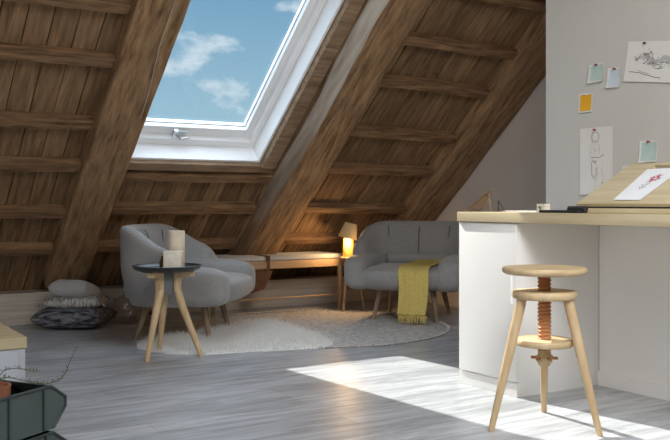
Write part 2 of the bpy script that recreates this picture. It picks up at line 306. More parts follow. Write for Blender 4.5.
r1.color_ramp.elements[0].color = (0.58, 0.58, 0.58, 1); r1.color_ramp.elements[1].color = (1.10, 1.11, 1.13, 1)
K(n1.outputs[0], r1.inputs[0])
mm = N.new('ShaderNodeMixRGB'); mm.blend_type = 'MULTIPLY'; mm.inputs[0].default_value = 1.0; K(br.outputs[0], mm.inputs[1]); K(r1.outputs[0], mm.inputs[2]); K(mm.outputs[0], b.inputs['Base Color'])
rr_ = N.new('ShaderNodeMapRange'); rr_.inputs['To Min'].default_value = 0.46; rr_.inputs['To Max'].default_value = 0.24; K(n1.outputs[0], rr_.inputs[0]); K(rr_.outputs[0], b.inputs['Roughness'])
bp = N.new('ShaderNodeBump'); bp.inputs['Strength'].default_value = 0.25; bp.inputs['Distance'].default_value = 0.004; K(n1.outputs[0], bp.inputs['Height']); K(bp.outputs[0], b.inputs['Normal'])
M['floor'] = m

# ------------------------------------------------------------ room shell
WALL_Y, KNEE, T = 7.1, 0.265, 0.847
PITCH = math.atan(T); cP, sP = math.cos(PITCH), math.sin(PITCH)
RM = Matrix(((1,0,0,0),(0,-cP,sP,WALL_Y),(0,sP,cP,KNEE),(0,0,0,1)))   # roof space: x along eaves, y up the slope, z outward
RIDGE_S = (WALL_Y-2.5)/cP
X0, X1 = -2.6, 5.2
def quadbox(name, a, mat, **k):
    b_ = MB(); b_.box(*a); return struct(b_.build(name, mat, **k))
quadbox('floor', (X0-0.1, X1+0.1, -2.4, 7.3, -0.1, 0.0), M['floor'])
b_ = MB(); b_.box(X0, X1+0.1, WALL_Y, WALL_Y+0.5, 0.0, KNEE-0.02); struct(b_.build('wall_back', M['knee']))
# gable walls follow the roof line
def gable(name, x0, x1, mat):
    prof = [(-2.1, 0), (WALL_Y+0.5, 0), (WALL_Y+0.5, 0.20), (2.5, KNEE+T*(WALL_Y-2.5)+0.45), (-2.1, KNEE+0.45)]
    b_ = MB(); n = len(prof)
    b_.add([(x0, y, z) for y, z in prof]+[(x1, y, z) for y, z in prof], [tuple(range(n)), tuple(range(n, 2*n))]+[(i, (i+1) % n, n+(i+1) % n, n+i) for i in range(n)])
    return struct(b_.build(name, mat))
gable('wall_right', X1, X1+0.12, M['plaster'])
gable('wall_left', X0-0.12, X0, M['plaster'])
wn_ = MB(); wn_.box(X0-0.004, X0+0.03, 0.53, 2.87, 0.43, 0.50); wn_.box(X0-0.004, X0+0.03, 0.53, 2.87, 2.0, 2.07); wn_.box(X0-0.004, X0+0.03, 0.53, 0.60, 0.5, 2.0); wn_.box(X0-0.004, X0+0.03, 2.80, 2.87, 0.5, 2.0); struct(wn_.build('added_window_frame', M['winwhite']))  # unseen frame added around the left fill light, on a solid wall
quadbox('wall_front', (X0, X1, -2.22, -2.1, 0, 0.8), M['plaster'])
# the partition that carries the pinned papers
b_ = MB(); b_.box(4.0, 4.12, 1.2, 3.914, 0.0, 3.0); b_.v = [(x, y, z if z < 1 else (KNEE+T*(WALL_Y-y)+0.15 if y > 2.5 else KNEE+T*(y+2.1)+0.15)) for x, y, z in b_.v]
struct(b_.build('wall_partition', M['pinwall']))

WX0, WX1, WS0, WS1 = 2.075, 3.10, 1.45, 3.29      # skylight opening in roof space
# roof boards (planks running up the slope) with the skylight cut out
b_ = MB(); w = 0.148; i0 = int(math.floor(X0/w)); x = i0*w
while x < X1:
    g_ = random.uniform(0.0025, 0.0045); a0, a1 = x+g_, x+w-g_; dz = random.uniform(-0.006, 0.006)
    spans = [(-0.45, RIDGE_S+0.2)]
    if a1 > WX0-0.02 and a0 < WX1+0.02:
        spans = [(-0.45, WS0-0.01), (WS1+0.01, RIDGE_S+0.2)]
    for s0, s1 in spans: b_.box(a0, a1, s0, s1, 0.14+dz, 0.165+dz, RM)
    x += w
ceil = struct(b_.build('ceiling', M['board']))
# outer roof skin behind the boards
b_ = MB()
for a in ((X0-0.1, WX0-0.025, -0.5, RIDGE_S+0.3), (WX1+0.025, X1+0.1, -0.5, RIDGE_S+0.3), (WX0-0.025, WX1+0.025, -0.5, WS0-0.025), (WX0-0.025, WX1+0.025, WS1+0.025, RIDGE_S+0.3)):
    b_.box(*a, 0.18, 0.33, RM)
struct(b_.build('ceiling_outer_roof', M['gap']))
# the rear slope with two unseen openings added for the fill lights
RB = Matrix(((1,0,0,0),(0,cP,-sP,-2.1),(0,sP,cP,KNEE),(0,0,0,1)))
b_ = MB(); LS = RIDGE_S+0.25
op0, op1 = 2.85/cP*1.0-0.9, 2.85/cP*1.0+0.9
for a in ((X0-0.1, -1.3, -0.2, LS), (0.1, 1.1, -0.2, LS), (2.7, X1+0.1, -0.2, LS), (-1.3, 0.1, -0.2, op0), (-1.3, 0.1, op1, LS), (1.1, 2.7, -0.2, op0), (1.1, 2.7, op1, LS)):
    b_.box(*a, 0.14, 0.3, RB)
struct(b_.build('ceiling_rear', M['board']))

# hewn beams
def beam(name, x0, x1, s0, s1, n0, n1, mat, amp=0.006, bev=0.012, seed=0, label=None, step=0.06, left_chamfer=0.0):
    """rounded-section timber along the slope, lightly uneven; section in (x, n)"""
    def sect():
        pts = [(x0+bev+left_chamfer, n0), (x1-bev, n0), (x1, n0+bev), (x1, n1), (x0, n1), (x0, n0+bev+left_chamfer*0.6)]
        if left_chamfer: pts.append((x0+left_chamfer*0.38, n0+left_chamfer*0.22))
        out = []
        for i in range(len(pts)):
            a, c_ = Vector(pts[i]), Vector(pts[(i+1) % len(pts)]); k = max(1, int((c_-a).length/0.05))
            for j in range(k): out.append(a.lerp(c_, j/k))
        return out
    S = sect(); n = len(S); K_ = max(2, int((s1-s0)/step)); vs_ = []; fs = []
    for i in range(K_+1):
        s_ = s0+(s1-s0)*i/K_
        for p in S:
            d = noise.noise_vector(Vector((p.x*2.2+seed, s_*1.5, p.y*2.2)))*amp*2.2 + noise.noise_vector(Vector((p.x*9+seed, s_*6, p.y*9)))*amp*0.8
            q = p.y if p.y > n1-1e-4 else p.y+d.y
            vs_.append((p.x+d.x, s_, q))
    for i in range(K_):
        for j in range(n):
            j2 = (j+1) % n; fs.append((i*n+j, i*n+j2, (i+1)*n+j2, (i+1)*n+j))
    fs.append(tuple(range(n))[::-1]); fs.append(tuple(K_*n+j for j in range(n)))
    b_ = MB(); b_.add(vs_, fs, RM); o = b_.build(name, [mat, M['lit_edge']], angle=50); struct(o, label); o['category'] = 'beam'
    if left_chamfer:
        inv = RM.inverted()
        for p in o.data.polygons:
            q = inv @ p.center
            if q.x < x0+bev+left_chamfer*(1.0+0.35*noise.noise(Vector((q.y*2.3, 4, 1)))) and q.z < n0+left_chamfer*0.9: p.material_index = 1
    return o
beam('rafter', 1.74, 2.05, 0.02, RIDGE_S, 0.0, 0.14, M['rafter'], seed=1, label='broad hewn rafter at the left edge of the skylight, behind the pillow stack')
beam('rafter', 3.285, 3.70, 0.02, RIDGE_S, 0.0, 0.14, M['rafter'], seed=5, amp=0.008, left_chamfer=0.085, label='broad hewn rafter with window light painted on its left edge, right of the skylight')
beam('rafter', 4.83, 5.195, 0.02, RIDGE_S, 0.0, 0.14, M['rafter'], seed=9, label='hewn rafter running down against the grey gable wall')
beam('rafter', -0.35, -0.05, 0.02, RIDGE_S, 0.0, 0.14, M['rafter'], seed=12, label='hewn rafter far left beyond the low cabinet')

def batten(x0, x1, yv, label, d=0.078, h=0.07, slope=0.0, seed=0):
    """a cross batten whose lower (downslope) edge is at world Y = yv on the board face"""
    s_ = (WALL_Y+0.14*sP-yv)/cP
    K_ = max(3, int((x1-x0)/0.07)); vs_ = []; fs = []
    sec = [(0, 0), (d, 0), (d, h), (0, h)]; sec2 = []
    for i in range(4):
        a, c_ = Vector(sec[i]), Vector(sec[(i+1) % 4]); sec2 += [a.lerp(c_, 0.04), a.lerp(c_, 0.5), a.lerp(c_, 0.96)]
    n = len(sec2)
    for i in range(K_+1):
        xx = x0+(x1-x0)*i/K_; wob = slope*(xx-x0)
        for p in sec2:
            dd = noise.noise_vector(Vector((xx*1.8, p.x*4+seed, p.y*4+seed)))*0.008
            vs_.append((xx, s_+p.x-d/2+wob+dd.x, 0.14-p.y+ (dd.y if p.y > 0.01 else 0.0)))
    for i in range(K_):
        for j in range(n):
            j2 = (j+1) % n; fs.append((i*n+j, i*n+j2, (i+1)*n+j2, (i+1)*n+j))
    fs.append(tuple(range(n))[::-1]); fs.append(tuple(K_*n+j for j in range(n)))
    b_ = MB(); b_.add(vs_, fs, RM); o = b_.build('cross_batten', M['batten'], angle=30); struct(o, label); o['category'] = 'beam'; return o
ORD = ['lowest', 'second lowest', 'third from the bottom', 'fourth from the bottom', 'fifth from the bottom', 'sixth from the bottom', 'seventh from the bottom', 'eighth from the bottom']
for i, yv in enumerate((6.88, 6.55, 6.175, 5.85, 5.42, 5.10, 4.78, 4.42)):
    batten(-0.06, 1.79, yv, 'rough cross batten left of the left rafter, '+ORD[i], seed=i, slope=random.uniform(-0.012, 0.012))
for i, yv in enumerate((6.88, 6.52, 6.23)):
    batten(2.02, 3.33, yv, 'rough cross batten under the skylight, '+ORD[i], seed=20+i)
for i, yv in enumerate((6.85, 6.52, 6.13, 5.80, 5.39, 5.08, 4.72, 4.38)):
    batten(3.67, 4.86, yv, 'rough cross batten between the two right-hand rafters, '+ORD[i], seed=40+i, slope=-0.02)

# ------------------------------------------------------------ skylight
win = thing('window_1', 'white-framed pitched roof skylight with blue sky', 'skylight', RM @ Vector((2.6, WS0, 0.1)), 0); win['kind'] = 'structure'
winv = RM @ Vector((2.6, WS0, 0.1)); WMI = Matrix.Translation(-winv) @ RM
def ring(x0, x1, s0, s1, w_, n0, n1, wb=None, bev=0.006):
    wb = wb or w_; b_ = MB()
    b_.box(x0, x0+w_, s0, s1, n0, n1, WMI, bev); b_.box(x1-w_, x1, s0, s1, n0, n1, WMI, bev)
    b_.box(x0+w_, x1-w_, s0, s0+wb, n0, n1, WMI, bev); b_.box(x0+w_, x1-w_, s1-wb, s1, n0, n1, WMI, bev); return b_
ring(WX0-0.02, WX1+0.02, WS0-0.02, WS1+0.02, 0.02, 0.095, 0.34, bev=0.003).build('lining', M['winwhite'], win)
ring(WX0, WX1, WS0, WS1, 0.045, 0.235, 0.37, 0.065).build('window_frame', M['winwhite'], win)
ring(WX0+0.043, WX1-0.043, WS0+0.063, WS1-0.06, 0.058, 0.275, 0.355, 0.085).build('sash', M['winwhite'], win)
ring(WX0+0.100, WX1-0.100, WS0+0.147, WS1-0.145, 0.004, 0.312, 0.320, bev=0.0005).build('gasket', M['plate'], win)
b_ = MB(); b_.box(WX0+0.1, WX1-0.1, WS0+0.145, WS1-0.14, 0.318, 0.322, WMI); b_.build('pane', M['pane'], win)
b_ = MB(); hx = 2.47
b_.box(hx-0.055, hx+0.055, WS0+0.085, WS0+0.125, 0.262, 0.275, WMI, 0.003); b_.box(hx-0.06, hx-0.03, WS0+0.07, WS0+0.14, 0.235, 0.263, WMI, 0.004)
b_.tube([WMI @ Vector(p) for p in ((hx-0.045, WS0+0.10, 0.24), (hx+0.0, WS0+0.075, 0.228), (hx+0.065, WS0+0.09, 0.23))], 0.011, 10)
b_.build('latch', M['chrome'], win)
# timbers that trim the skylight opening
def trimtimber(a, label, name='trim_1'):
    b_ = MB(); b_.box(*a, RM, 0.008); o = struct(b_.build(name, M['header'], angle=40), label); return o
trimtimber((2.03, 3.24, WS0-0.10, WS0-0.02, 0.06, 0.14), 'greyed timber header along the bottom of the skylight', 'trim_1')
trimtimber((WX1+0.022, 3.235, WS0-0.02, RIDGE_S-0.3, 0.035, 0.139), 'timber trimmer down the right side of the skylight', 'trim_2')

# blind cord draped along the left rafter
b_ = MB(); b_.tube([(1.944,4.70,2.27),(1.940,4.854,2.135),(1.944,5.112,1.916),(1.966,5.28,1.775),(1.985,5.417,1.658),(1.990,5.56,1.54)], 0.0022, 6)
tag(b_.build('blind_cord', M['cushfab']), 'thin pale cord hanging along the left rafter beside the skylight', 'cord')

# ------------------------------------------------------------ desk: cabinet, side unit, worktop
def desk():
    t_ = thing('desk_cabinet', 'white floor cabinet carrying the left end of the oak worktop', 'cabinet', (3.32, 3.365, 0))
    b_ = MB(); b_.box(-0.285, 0.285, -0.215, 0.215, 0.0, 0.852, None, 0.003); b_.build('body', M['white'], t_, angle=40)
    b_ = MB(); b_.box(-0.303, -0.285, -0.215, 0.212, 0.075, 0.849, None, 0.003); d_ = b_.build('door', M['white'], t_, angle=40)
    b_ = MB(); b_.box(-0.31, -0.303, -0.188, -0.178, 0.455, 0.60, None, 0.002); b_.build('door_handle', M['white'], d_)
    b_ = MB(); b_.box(-0.296, -0.285, -0.215, 0.215, 0.0, 0.068, None, 0.002); b_.build('plinth', M['white'], t_)
    b_ = MB(); b_.tube([(-0.24, 0.215, 0.56), (-0.24, 0.24, 0.56)], [0.008, 0.014], 16); b_.build('knob', M['chrome'], t_, smooth=True)
desk()
b_ = MB(); b_.box(3.606, 3.66, 1.2, 3.148, 0.0, 0.851)
k_ = tag(b_.build('desk_back_panel', M['white']), 'white back panel of the knee space under the worktop', 'panel')
b_ = MB(); b_.box(3.588, 3.606, 1.2, 3.148, 0.0, 0.075, None, 0.002); b_.build('skirting', M['white'], k_)
b_ = MB(); b_.box(3.008, 3.995, 1.2, 3.584, 0.853, 0.903, None, 0.004)
tag(b_.build('worktop', M['worktop'], angle=40), 'long light oak worktop over the white cabinet', 'worktop')
ZW = 0.904

# drawing board on the worktop
t_ = thing('drawing_board', 'pale wooden tilted drawing board standing on the worktop', 'drawing board', (3.135, 2.87, ZW)); 
TB = R(27); BM = Matrix.Translation((0, 0, 0.03)) @ Matrix.Rotation(-TB, 4, 'Y')
b_ = MB()
for a in ((0, 0.36, -1.0, 0), (0.36, 0.40, -1.0, -0.93), (0.36, 0.40, -0.80, -0.72), (0.36, 0.40, -0.59, -0.51), (0.36, 0.40, -0.38, -0.30), (0.36, 0.40, -0.16, 0.0), (0.40, 0.43, -1.0, 0)):
    b_.box(a[0], a[1], a[2], a[3], 0, 0.014, BM)
b_.build('board', M['worktop'], t_)
b_ = MB(); b_.box(-0.02, 0.01, -1.0, 0, 0.0, 0.022, None, 0.003); b_.build('front_rail', M['worktop'], t_)
b_ = MB(); b_.box(0.0, 0.015, -0.99, -0.01, 0.022, 0.03)
for k in range(14): b_.box(-0.004, 0.0, -0.06-k*0.065, -0.045-k*0.065, 0.022, 0.028)
b_.build('hinge', M['black'], t_)
for yy in (-0.06, -0.94):
    b_ = MB(); b_.box(0.30, 0.325, yy-0.01, yy+0.01, 0.0, 0.175, None, 0.003); b_.build('support', M['worktop'], t_)
# flower drawing on the board
def onboard(u, v, h=0.0): return Matrix.Translation((3.13, 2.87, ZW)) @ BM @ Vector((u, v, 0.014+h))
def ribbon(b_, pts, w_, nrm):
    nrm = Vector(nrm)
    for a, c_ in zip(pts[:-1], pts[1:]):
        a, c_ = Vector(a), Vector(c_); t1 = (c_-a)
        if t1.length < 1e-6: continue
        s_ = t1.normalized().cross(nrm)*w_/2
        k = len(b_.v); b_.v += [tuple(a-s_), tuple(a+s_), tuple(c_+s_), tuple(c_-s_)]; b_.f.append((k, k+1, k+2, k+3)); b_.m.append(b_.mi)
def blob(b_, c_, ru, rv, ax_u, ax_v, rot=0.0, n=10):
    k = len(b_.v); c_ = Vector(c_); ax_u, ax_v = Vector(ax_u), Vector(ax_v)
    for j in range(n):
        w_ = 2*math.pi*j/n; a, d = ru*math.cos(w_), rv*math.sin(w_)
        b_.v.append(tuple(c_+ax_u*(a*math.cos(rot)-d*math.sin(rot))+ax_v*(a*math.sin(rot)+d*math.cos(rot))))
    b_.f.append(tuple(range(k, k+n))); b_.m.append(b_.mi)
nrmB = (BM.to_3x3() @ Vector((0,0,1))); axu = BM.to_3x3() @ Vector((1,0,0)); axv = Vector((0,1,0))
fp = thing('flower_drawing', 'white sheet with a red flower drawing lying on the drawing board', 'drawing', tuple(onboard(0.2, -0.32)))
FO = onboard(0.2, -0.32)
def fb(u, v, h=0.0): return onboard(0.2+u, -0.32+v, h)-FO
b_ = MB(); b_.add([fb(-0.165, -0.02, .001), fb(-0.165, 0.125, .001), fb(0.155, 0.165, .001), fb(0.155, -0.03, .001), fb(-0.165, -0.02, .0022), fb(-0.165, 0.125, .0022), fb(0.155, 0.165, .0022), fb(0.155, -0.03, .0022)],
    [(0,1,2,3),(4,7,6,5),(0,4,5,1),(1,5,6,2),(2,6,7,3),(3,7,4,0)]); b_.build('sheet', M['coolpaper'], fp)
b_ = MB(); rnd = random.Random(4)
for cu, cv in ((0.055, 0.065), (0.045, 0.035), (0.075, 0.045), (0.03, 0.055)):
    for j in range(5):
        w_ = j*1.257+rnd.random(); blob(b_, fb(cu+0.012*math.cos(w_), cv+0.009*math.sin(w_), .0026), 0.009, 0.0045, axu, axv, w_)
b_.build('petals', M['petal'], fp)
b_ = MB()
for cv in (0.065, 0.045, 0.035): ribbon(b_, [fb(0.04, cv, .0026), fb(0.0, 0.058+(cv-.05)*.4, .0026), fb(-0.07, 0.055, .0026)], 0.0022, nrmB)
for (u, v, r_) in ((-0.02, 0.07, 0.5), (-0.01, 0.045, -0.5), (-0.045, 0.066, 0.7), (-0.04, 0.045, -0.7)): blob(b_, fb(u, v, .0026), 0.013, 0.003, axu, axv, r_)
b_.build('stems', M['graphlight'], fp)
# second, dotted lace-like pinned card half behind the board and papers on the wall --------------------------------
PX = 3.9988
def wallpaper(name, label, cat, y, z, w_, h_, rot, mat, pinmat, curl=0.012, border=None, pin=(0.5, 0.94)):
    """sheet on the partition; y,z = centre; local u runs to the right in the picture (towards -Y)"""
    t_ = thing(name, label, cat, (PX, y, z))
    ca, sa = math.cos(rot), math.sin(rot)
    def P(u, v, d=0.0):     # u,v in -.5...5
        uu, vv = u*w_, v*h_
        lift = curl*max(0, (0.35-v))**2 + curl*0.3*(2*abs(u))**3
        return Vector((-0.0015-lift-d, -(uu*ca-vv*sa), uu*sa+vv*ca))
    b_ = MB(); n = 8; vs_ = [P(i/n-.5, j/n-.5) for j in range(n+1) for i in range(n+1)]; vs_ += [P(i/n-.5, j/n-.5, -.0008) for j in range(n+1) for i in range(n+1)]
    fs = []; q = (n+1)**2
    for j in range(n):
        for i in range(n):
            a = j*(n+1)+i; fs.append((a, a+1, a+n+2, a+n+1)); fs.append((q+a, q+a+n+1, q+a+n+2, q+a+1))
    for i in range(n): fs += [(i, q+i, q+i+1, i+1), (n*(n+1)+i, n*(n+1)+i+1, q+n*(n+1)+i+1, q+n*(n+1)+i), (i*(n+1), (i+1)*(n+1), q+(i+1)*(n+1), q+i*(n+1)), (i*(n+1)+n, q+i*(n+1)+n, q+(i+1)*(n+1)+n, (i+1)*(n+1)+n)]
    b_.add(vs_, fs); sh = b_.build('sheet', border or mat, t_, smooth=False)
    if border:
        b_ = MB(); m_ = 0.42; vs_ = [P((i/n-.5)*2*m_, (j/n-.5)*2*m_, .0006) for j in range(n+1) for i in range(n+1)]
        b_.add(vs_, [f for f in fs if max(f) < q]); b_.build('printed_area', mat, t_)
    c_ = P(pin[0]-.5, pin[1]-.5)
    b_ = MB(); Mx = Matrix.Translation(c_) @ Matrix.Rotation(R(-90), 4, 'Y')
    b_.lathe([(0.001, 0), (0.006, 0.001), (0.0045, 0.004), (0.004, 0.010), (0.0065, 0.013), (0.006, 0.016), (0.001, 0.017)], 16, Mx); b_.build('pin', pinmat, t_, smooth=True)
    return t_, P
teal, _ = wallpaper('pinned_note', 'pale teal note with white border, left of the blue one on the wall', 'note', 3.507, 1.705, 0.115, 0.108, R(2), M['tealpaper'], M['redpin'], 0.02, M['paper'])
blue, _ = wallpaper('pinned_note', 'pale blue note pinned between the teal note and big landscape sketch', 'note', 3.378, 1.662, 0.098, 0.112, R(-3), M['bluepaper'], M['redpin'], 0.02, M['paper'])
orange, _ = wallpaper('pinned_note', 'bright orange card pinned above the tall figure sketch', 'note', 3.590, 1.540, 0.102, 0.113, R(0), M['orangepaper'], M['paper'], 0.01, M['paper'])
rightn, _ = wallpaper('pinned_note', 'pale teal note pinned just above the drawing board', 'note', 3.143, 1.232, 0.120, 0.120, R(1), M['tealpaper'], M['redpin'], 0.02, M['paper'])
lace, P = wallpaper('pinned_lace_card', 'small perforated white card pinned low behind the drawing board', 'card', 3.235, 1.105, 0.17, 0.115, R(2), M['paper'], M['redpin'], 0.01)
b_ = MB()
for i in range(9):
    for j in range(5): blob(b_, P(-0.42+i*0.105+(j % 2)*0.04, 0.30-j*0.16, .001), 0.0045, 0.0045, (0,1,0), (0,0,1), 0, 8)
b_.build('dots', M['graphite'], lace)
tall, P = wallpaper('figure_sketch', 'tall white sheet with a pencil figure sketch pinned on the wall', 'drawing', 3.511, 1.195, 0.242, 0.39, R(0.5), M['paper'], M['redpin'], 0.01, pin=(0.47, 0.965))
# generic loosely drawn seated figure
b_ = MB(); rnd = random.Random(2)
def stroke(b_, P, pts, w_=0.0016, jit=0.012):
    q = []
    for i in range(len(pts)-1):
        for k in range(4):
            t1 = k/4; q.append((pts[i][0]*(1-t1)+pts[i+1][0]*t1+rnd.uniform(-jit, jit)*.4, pts[i][1]*(1-t1)+pts[i+1][1]*t1+rnd.uniform(-jit, jit)*.4))
    q.append(pts[-1]); ribbon(b_, [P(u, v, .0012) for u, v in q], w_, (1,0,0))
def circ(cx, cy, rx, ry, n=14): return [(cx+rx*math.cos(i*2*math.pi/n), cy+ry*math.sin(i*2*math.pi/n)) for i in range(n+1)]
for k in range(3): stroke(b_, P, circ(-0.03, 0.36, 0.10+k*.015, 0.065+k*.01))
stroke(b_, P, [(-0.10,0.29),(-0.17,0.20),(-0.18,0.08),(-0.12,0.03)]); stroke(b_, P, [(0.03,0.29),(0.10,0.20),(0.08,0.10)])
stroke(b_, P, [(-0.02,0.29),(-0.05,0.18),(-0.10,0.10)]); stroke(b_, P, [(-0.12,0.20),(-0.02,0.14),(0.08,0.20)])
stroke(b_, P, [(-0.16,-0.22),(-0.12,-0.10),(-0.17,0.02)]); stroke(b_, P, [(0.20,-0.02),(0.16,-0.15),(0.22,-0.26),(0.12,-0.38)]); stroke(b_, P, [(-0.06,-0.25),(-0.01,-0.40)])
stroke(b_, P, [(0.0,-0.05),(0.05,-0.2),(0.0,-0.3)])
b_.build('pencil_lines', M['graphlight'], tall)
b_ = MB(); stroke(b_, P, [(-0.16,0.06),(0.10,0.05),(0.24,0.09)], .003); stroke(b_, P, [(-0.13,0.02),(-0.08,-0.02),(-0.02,0.0),(-0.02,-0.05)], .004)
stroke(b_, P, [(-0.14,-0.02),(-0.15,-0.12),(-0.12,-0.22),(-0.05,-0.26),(0.0,-0.20),(0.0,-0.10)], .003)
blob(b_, P(0.2, -0.33, .0013), 0.004, 0.004, (0,1,0), (0,0,1)); b_.build('dark_pencil_lines', M['graphite'], tall)
big, P = wallpaper('landscape_sketch', 'large white sheet with a smudged charcoal village sketch at top right', 'drawing', 3.095, 1.715, 0.405, 0.222, R(-8), M['paper'], M['darkpin'], 0.01, pin=(0.28, 0.95))
M['wash'] = base('pale_grey_wash', (0.55, 0.545, 0.54), 0.9, 0.1)[0]; M['wash2'] = base('mid_grey_wash', (0.36, 0.355, 0.35), 0.9, 0.1)[0]
for mn, ofs, sc, cnt in (('wash', .0008, 1.0, 34), ('wash2', .0011, 0.62, 22)):
    b_ = MB(); rnd = random.Random(5+cnt)
    for k in range(cnt):
        cu, cv = rnd.choice(((-0.16, 0.12), (-0.10, 0.02), (0.12, 0.06), (0.28, 0.14), (0.33, 0.0), (-0.02, -0.05)))
        blob(b_, P(cu+rnd.gauss(0, .045), cv+rnd.gauss(0, .05), ofs+k*3e-6), rnd.uniform(.010, .026)*sc, rnd.uniform(.005, .013)*sc, (0,1,0), (0,0,1), rnd.uniform(-.4, .4))
    b_.build('grey_wash', M[mn], big)
b_ = MB(); rnd = random.Random(8)
for (cu, cv, su, sv, n) in ((-0.15, 0.12, 0.07, 0.09, 38), (-0.33, 0.06, 0.03, 0.04, 12), (-0.05, 0.0, 0.10, 0.05, 22), (0.12, 0.02, 0.12, 0.10, 40), (0.3, 0.1, 0.1, 0.1, 24)):
    for k in range(n): blob(b_, P(cu+rnd.gauss(0, su*.55), cv+rnd.gauss(0, sv*.6), .001+k*1e-6), rnd.uniform(.002, .009), rnd.uniform(.001, .004), (0,1,0), (0,0,1), rnd.uniform(-.3, .3))
b_.build('light_shading', M['graphlight'], big)
b_ = MB()
for (u, v) in ((-0.34, 0.04), (-0.32, 0.07), (-0.10, -0.05), (-0.12, 0.13), (-0.07, 0.08), (-0.19, 0.17), (-0.20, -0.05)): blob(b_, P(u, v, .002), .007, .003, (0,1,0), (0,0,1), .4)
stroke(b_, P, [(-0.25,0.2),(-0.08,0.2),(-0.08,0.05)], .003); stroke(b_, P, [(-0.30,0.10),(-0.25,0.2)], .002); stroke(b_, P, [(-0.07,-0.05),(0.04,-0.07),(0.10,-0.16),(-0.02,-0.17)], .003)
stroke(b_, P, [(-0.42,-0.26),(-0.25,-0.28),(-0.05,-0.36),(0.1,-0.40)], .0035, .02); stroke(b_, P, [(-0.3,-0.22),(-0.1,-0.30)], .002, .02)
b_.build('charcoal_lines', M['graphite'], big)

# small things on the worktop
b_ = MB(); b_.box(-0.02, 0.02, -0.24, 0.0, 0.0, 0.013, None, 0.003); o = b_.build('black_ruler', M['black'], loc=(3.075, 3.035, ZW), rz=0.0)
tag(o, 'long flat black case lying on the worktop beside the drawing board', 'case')
b_ = MB(); b_.tube([(0, -0.05, 0.016), (0, 0.05, 0.016)], 0.015, 16); tag(b_.build('black_pen_roll', M['black'], loc=(3.10, 2.835, ZW+0.001), smooth=False, angle=50), 'short black cylinder lying at the corner of the drawing board', 'tube')
o = thing('card_box', 'little cream card box with a green print on the worktop', 'box', (3.115, 3.065, ZW), R(0))
b_ = MB(); b_.box(-0.02, 0.02, -0.026, 0.026, 0, 0.042, None, 0.002); b_.build('box', M['cubecandle'], o)
b_ = MB(); blob(b_, (-0.0205, 0.0, 0.022), 0.008, 0.010, (0,1,0), (0,0,1)); blob(b_, (-0.0206, 0.008, 0.026), 0.006, 0.005, (0,1,0), (0,0,1)); b_.build('print', M['greenink'], o)
o = thing('tabletop_easel', 'tilted brown wooden board leaning on a prop at the left end of the worktop', 'easel', (3.085, 3.50, ZW), R(-32.1))
b_ = MB(); A = [(-0.062, 0.05, 0.002), (0.012, 0.035, 0.002), (0.066, -0.02, 0.120), (0.048, -0.055, 0.118)]; off_ = Vector((0.010, 0.006, -0.006))
b_.add(A+[tuple(Vector(p)+off_+Vector((0,0,0.006))) for p in A], [(0,1,2,3),(4,7,6,5),(0,4,5,1),(1,5,6,2),(2,6,7,3),(3,7,4,0)]); b_.build('board', M['darkwood'], o)
b_ = MB(); b_.tube([(0.05, -0.01, 0.105), (0.068, 0.005, 0.003)], 0.004, 8); b_.build('prop', M['brownleg'], o)
o = thing('wire_stand', 'small black wire stand beside the tilted board on the worktop', 'stand', (3.155, 3.425, ZW), R(-45))
b_ = MB(); b_.tube([(0, 0.03, 0.002), (0, 0.005, 0.06), (0, -0.005, 0.06), (0, -0.035, 0.002)], 0.0025, 8); b_.tube([(0.03, 0.0, 0.002), (0, 0.0, 0.06)], 0.0025, 8); b_.build('wire', M['black'], o)
b_ = MB(); b_.box(-0.10, 0.10, -0.16, 0.16, 0, 0.006, None, 0.001); tag(b_.build('sketch_pad', M['paper'], loc=(3.28, 3.26, ZW)), 'thin white sketch pad lying flat near the worktop corner', 'pad')
b_ = MB(); b_.tube([(0, 0.0, 0.004), (0.01, 0.16, 0.004)], 0.004, 6); tag(b_.build('pencil', M['black'], loc=(3.42, 3.02, ZW)), 'dark pencil lying on the worktop behind the card box', 'pencil')

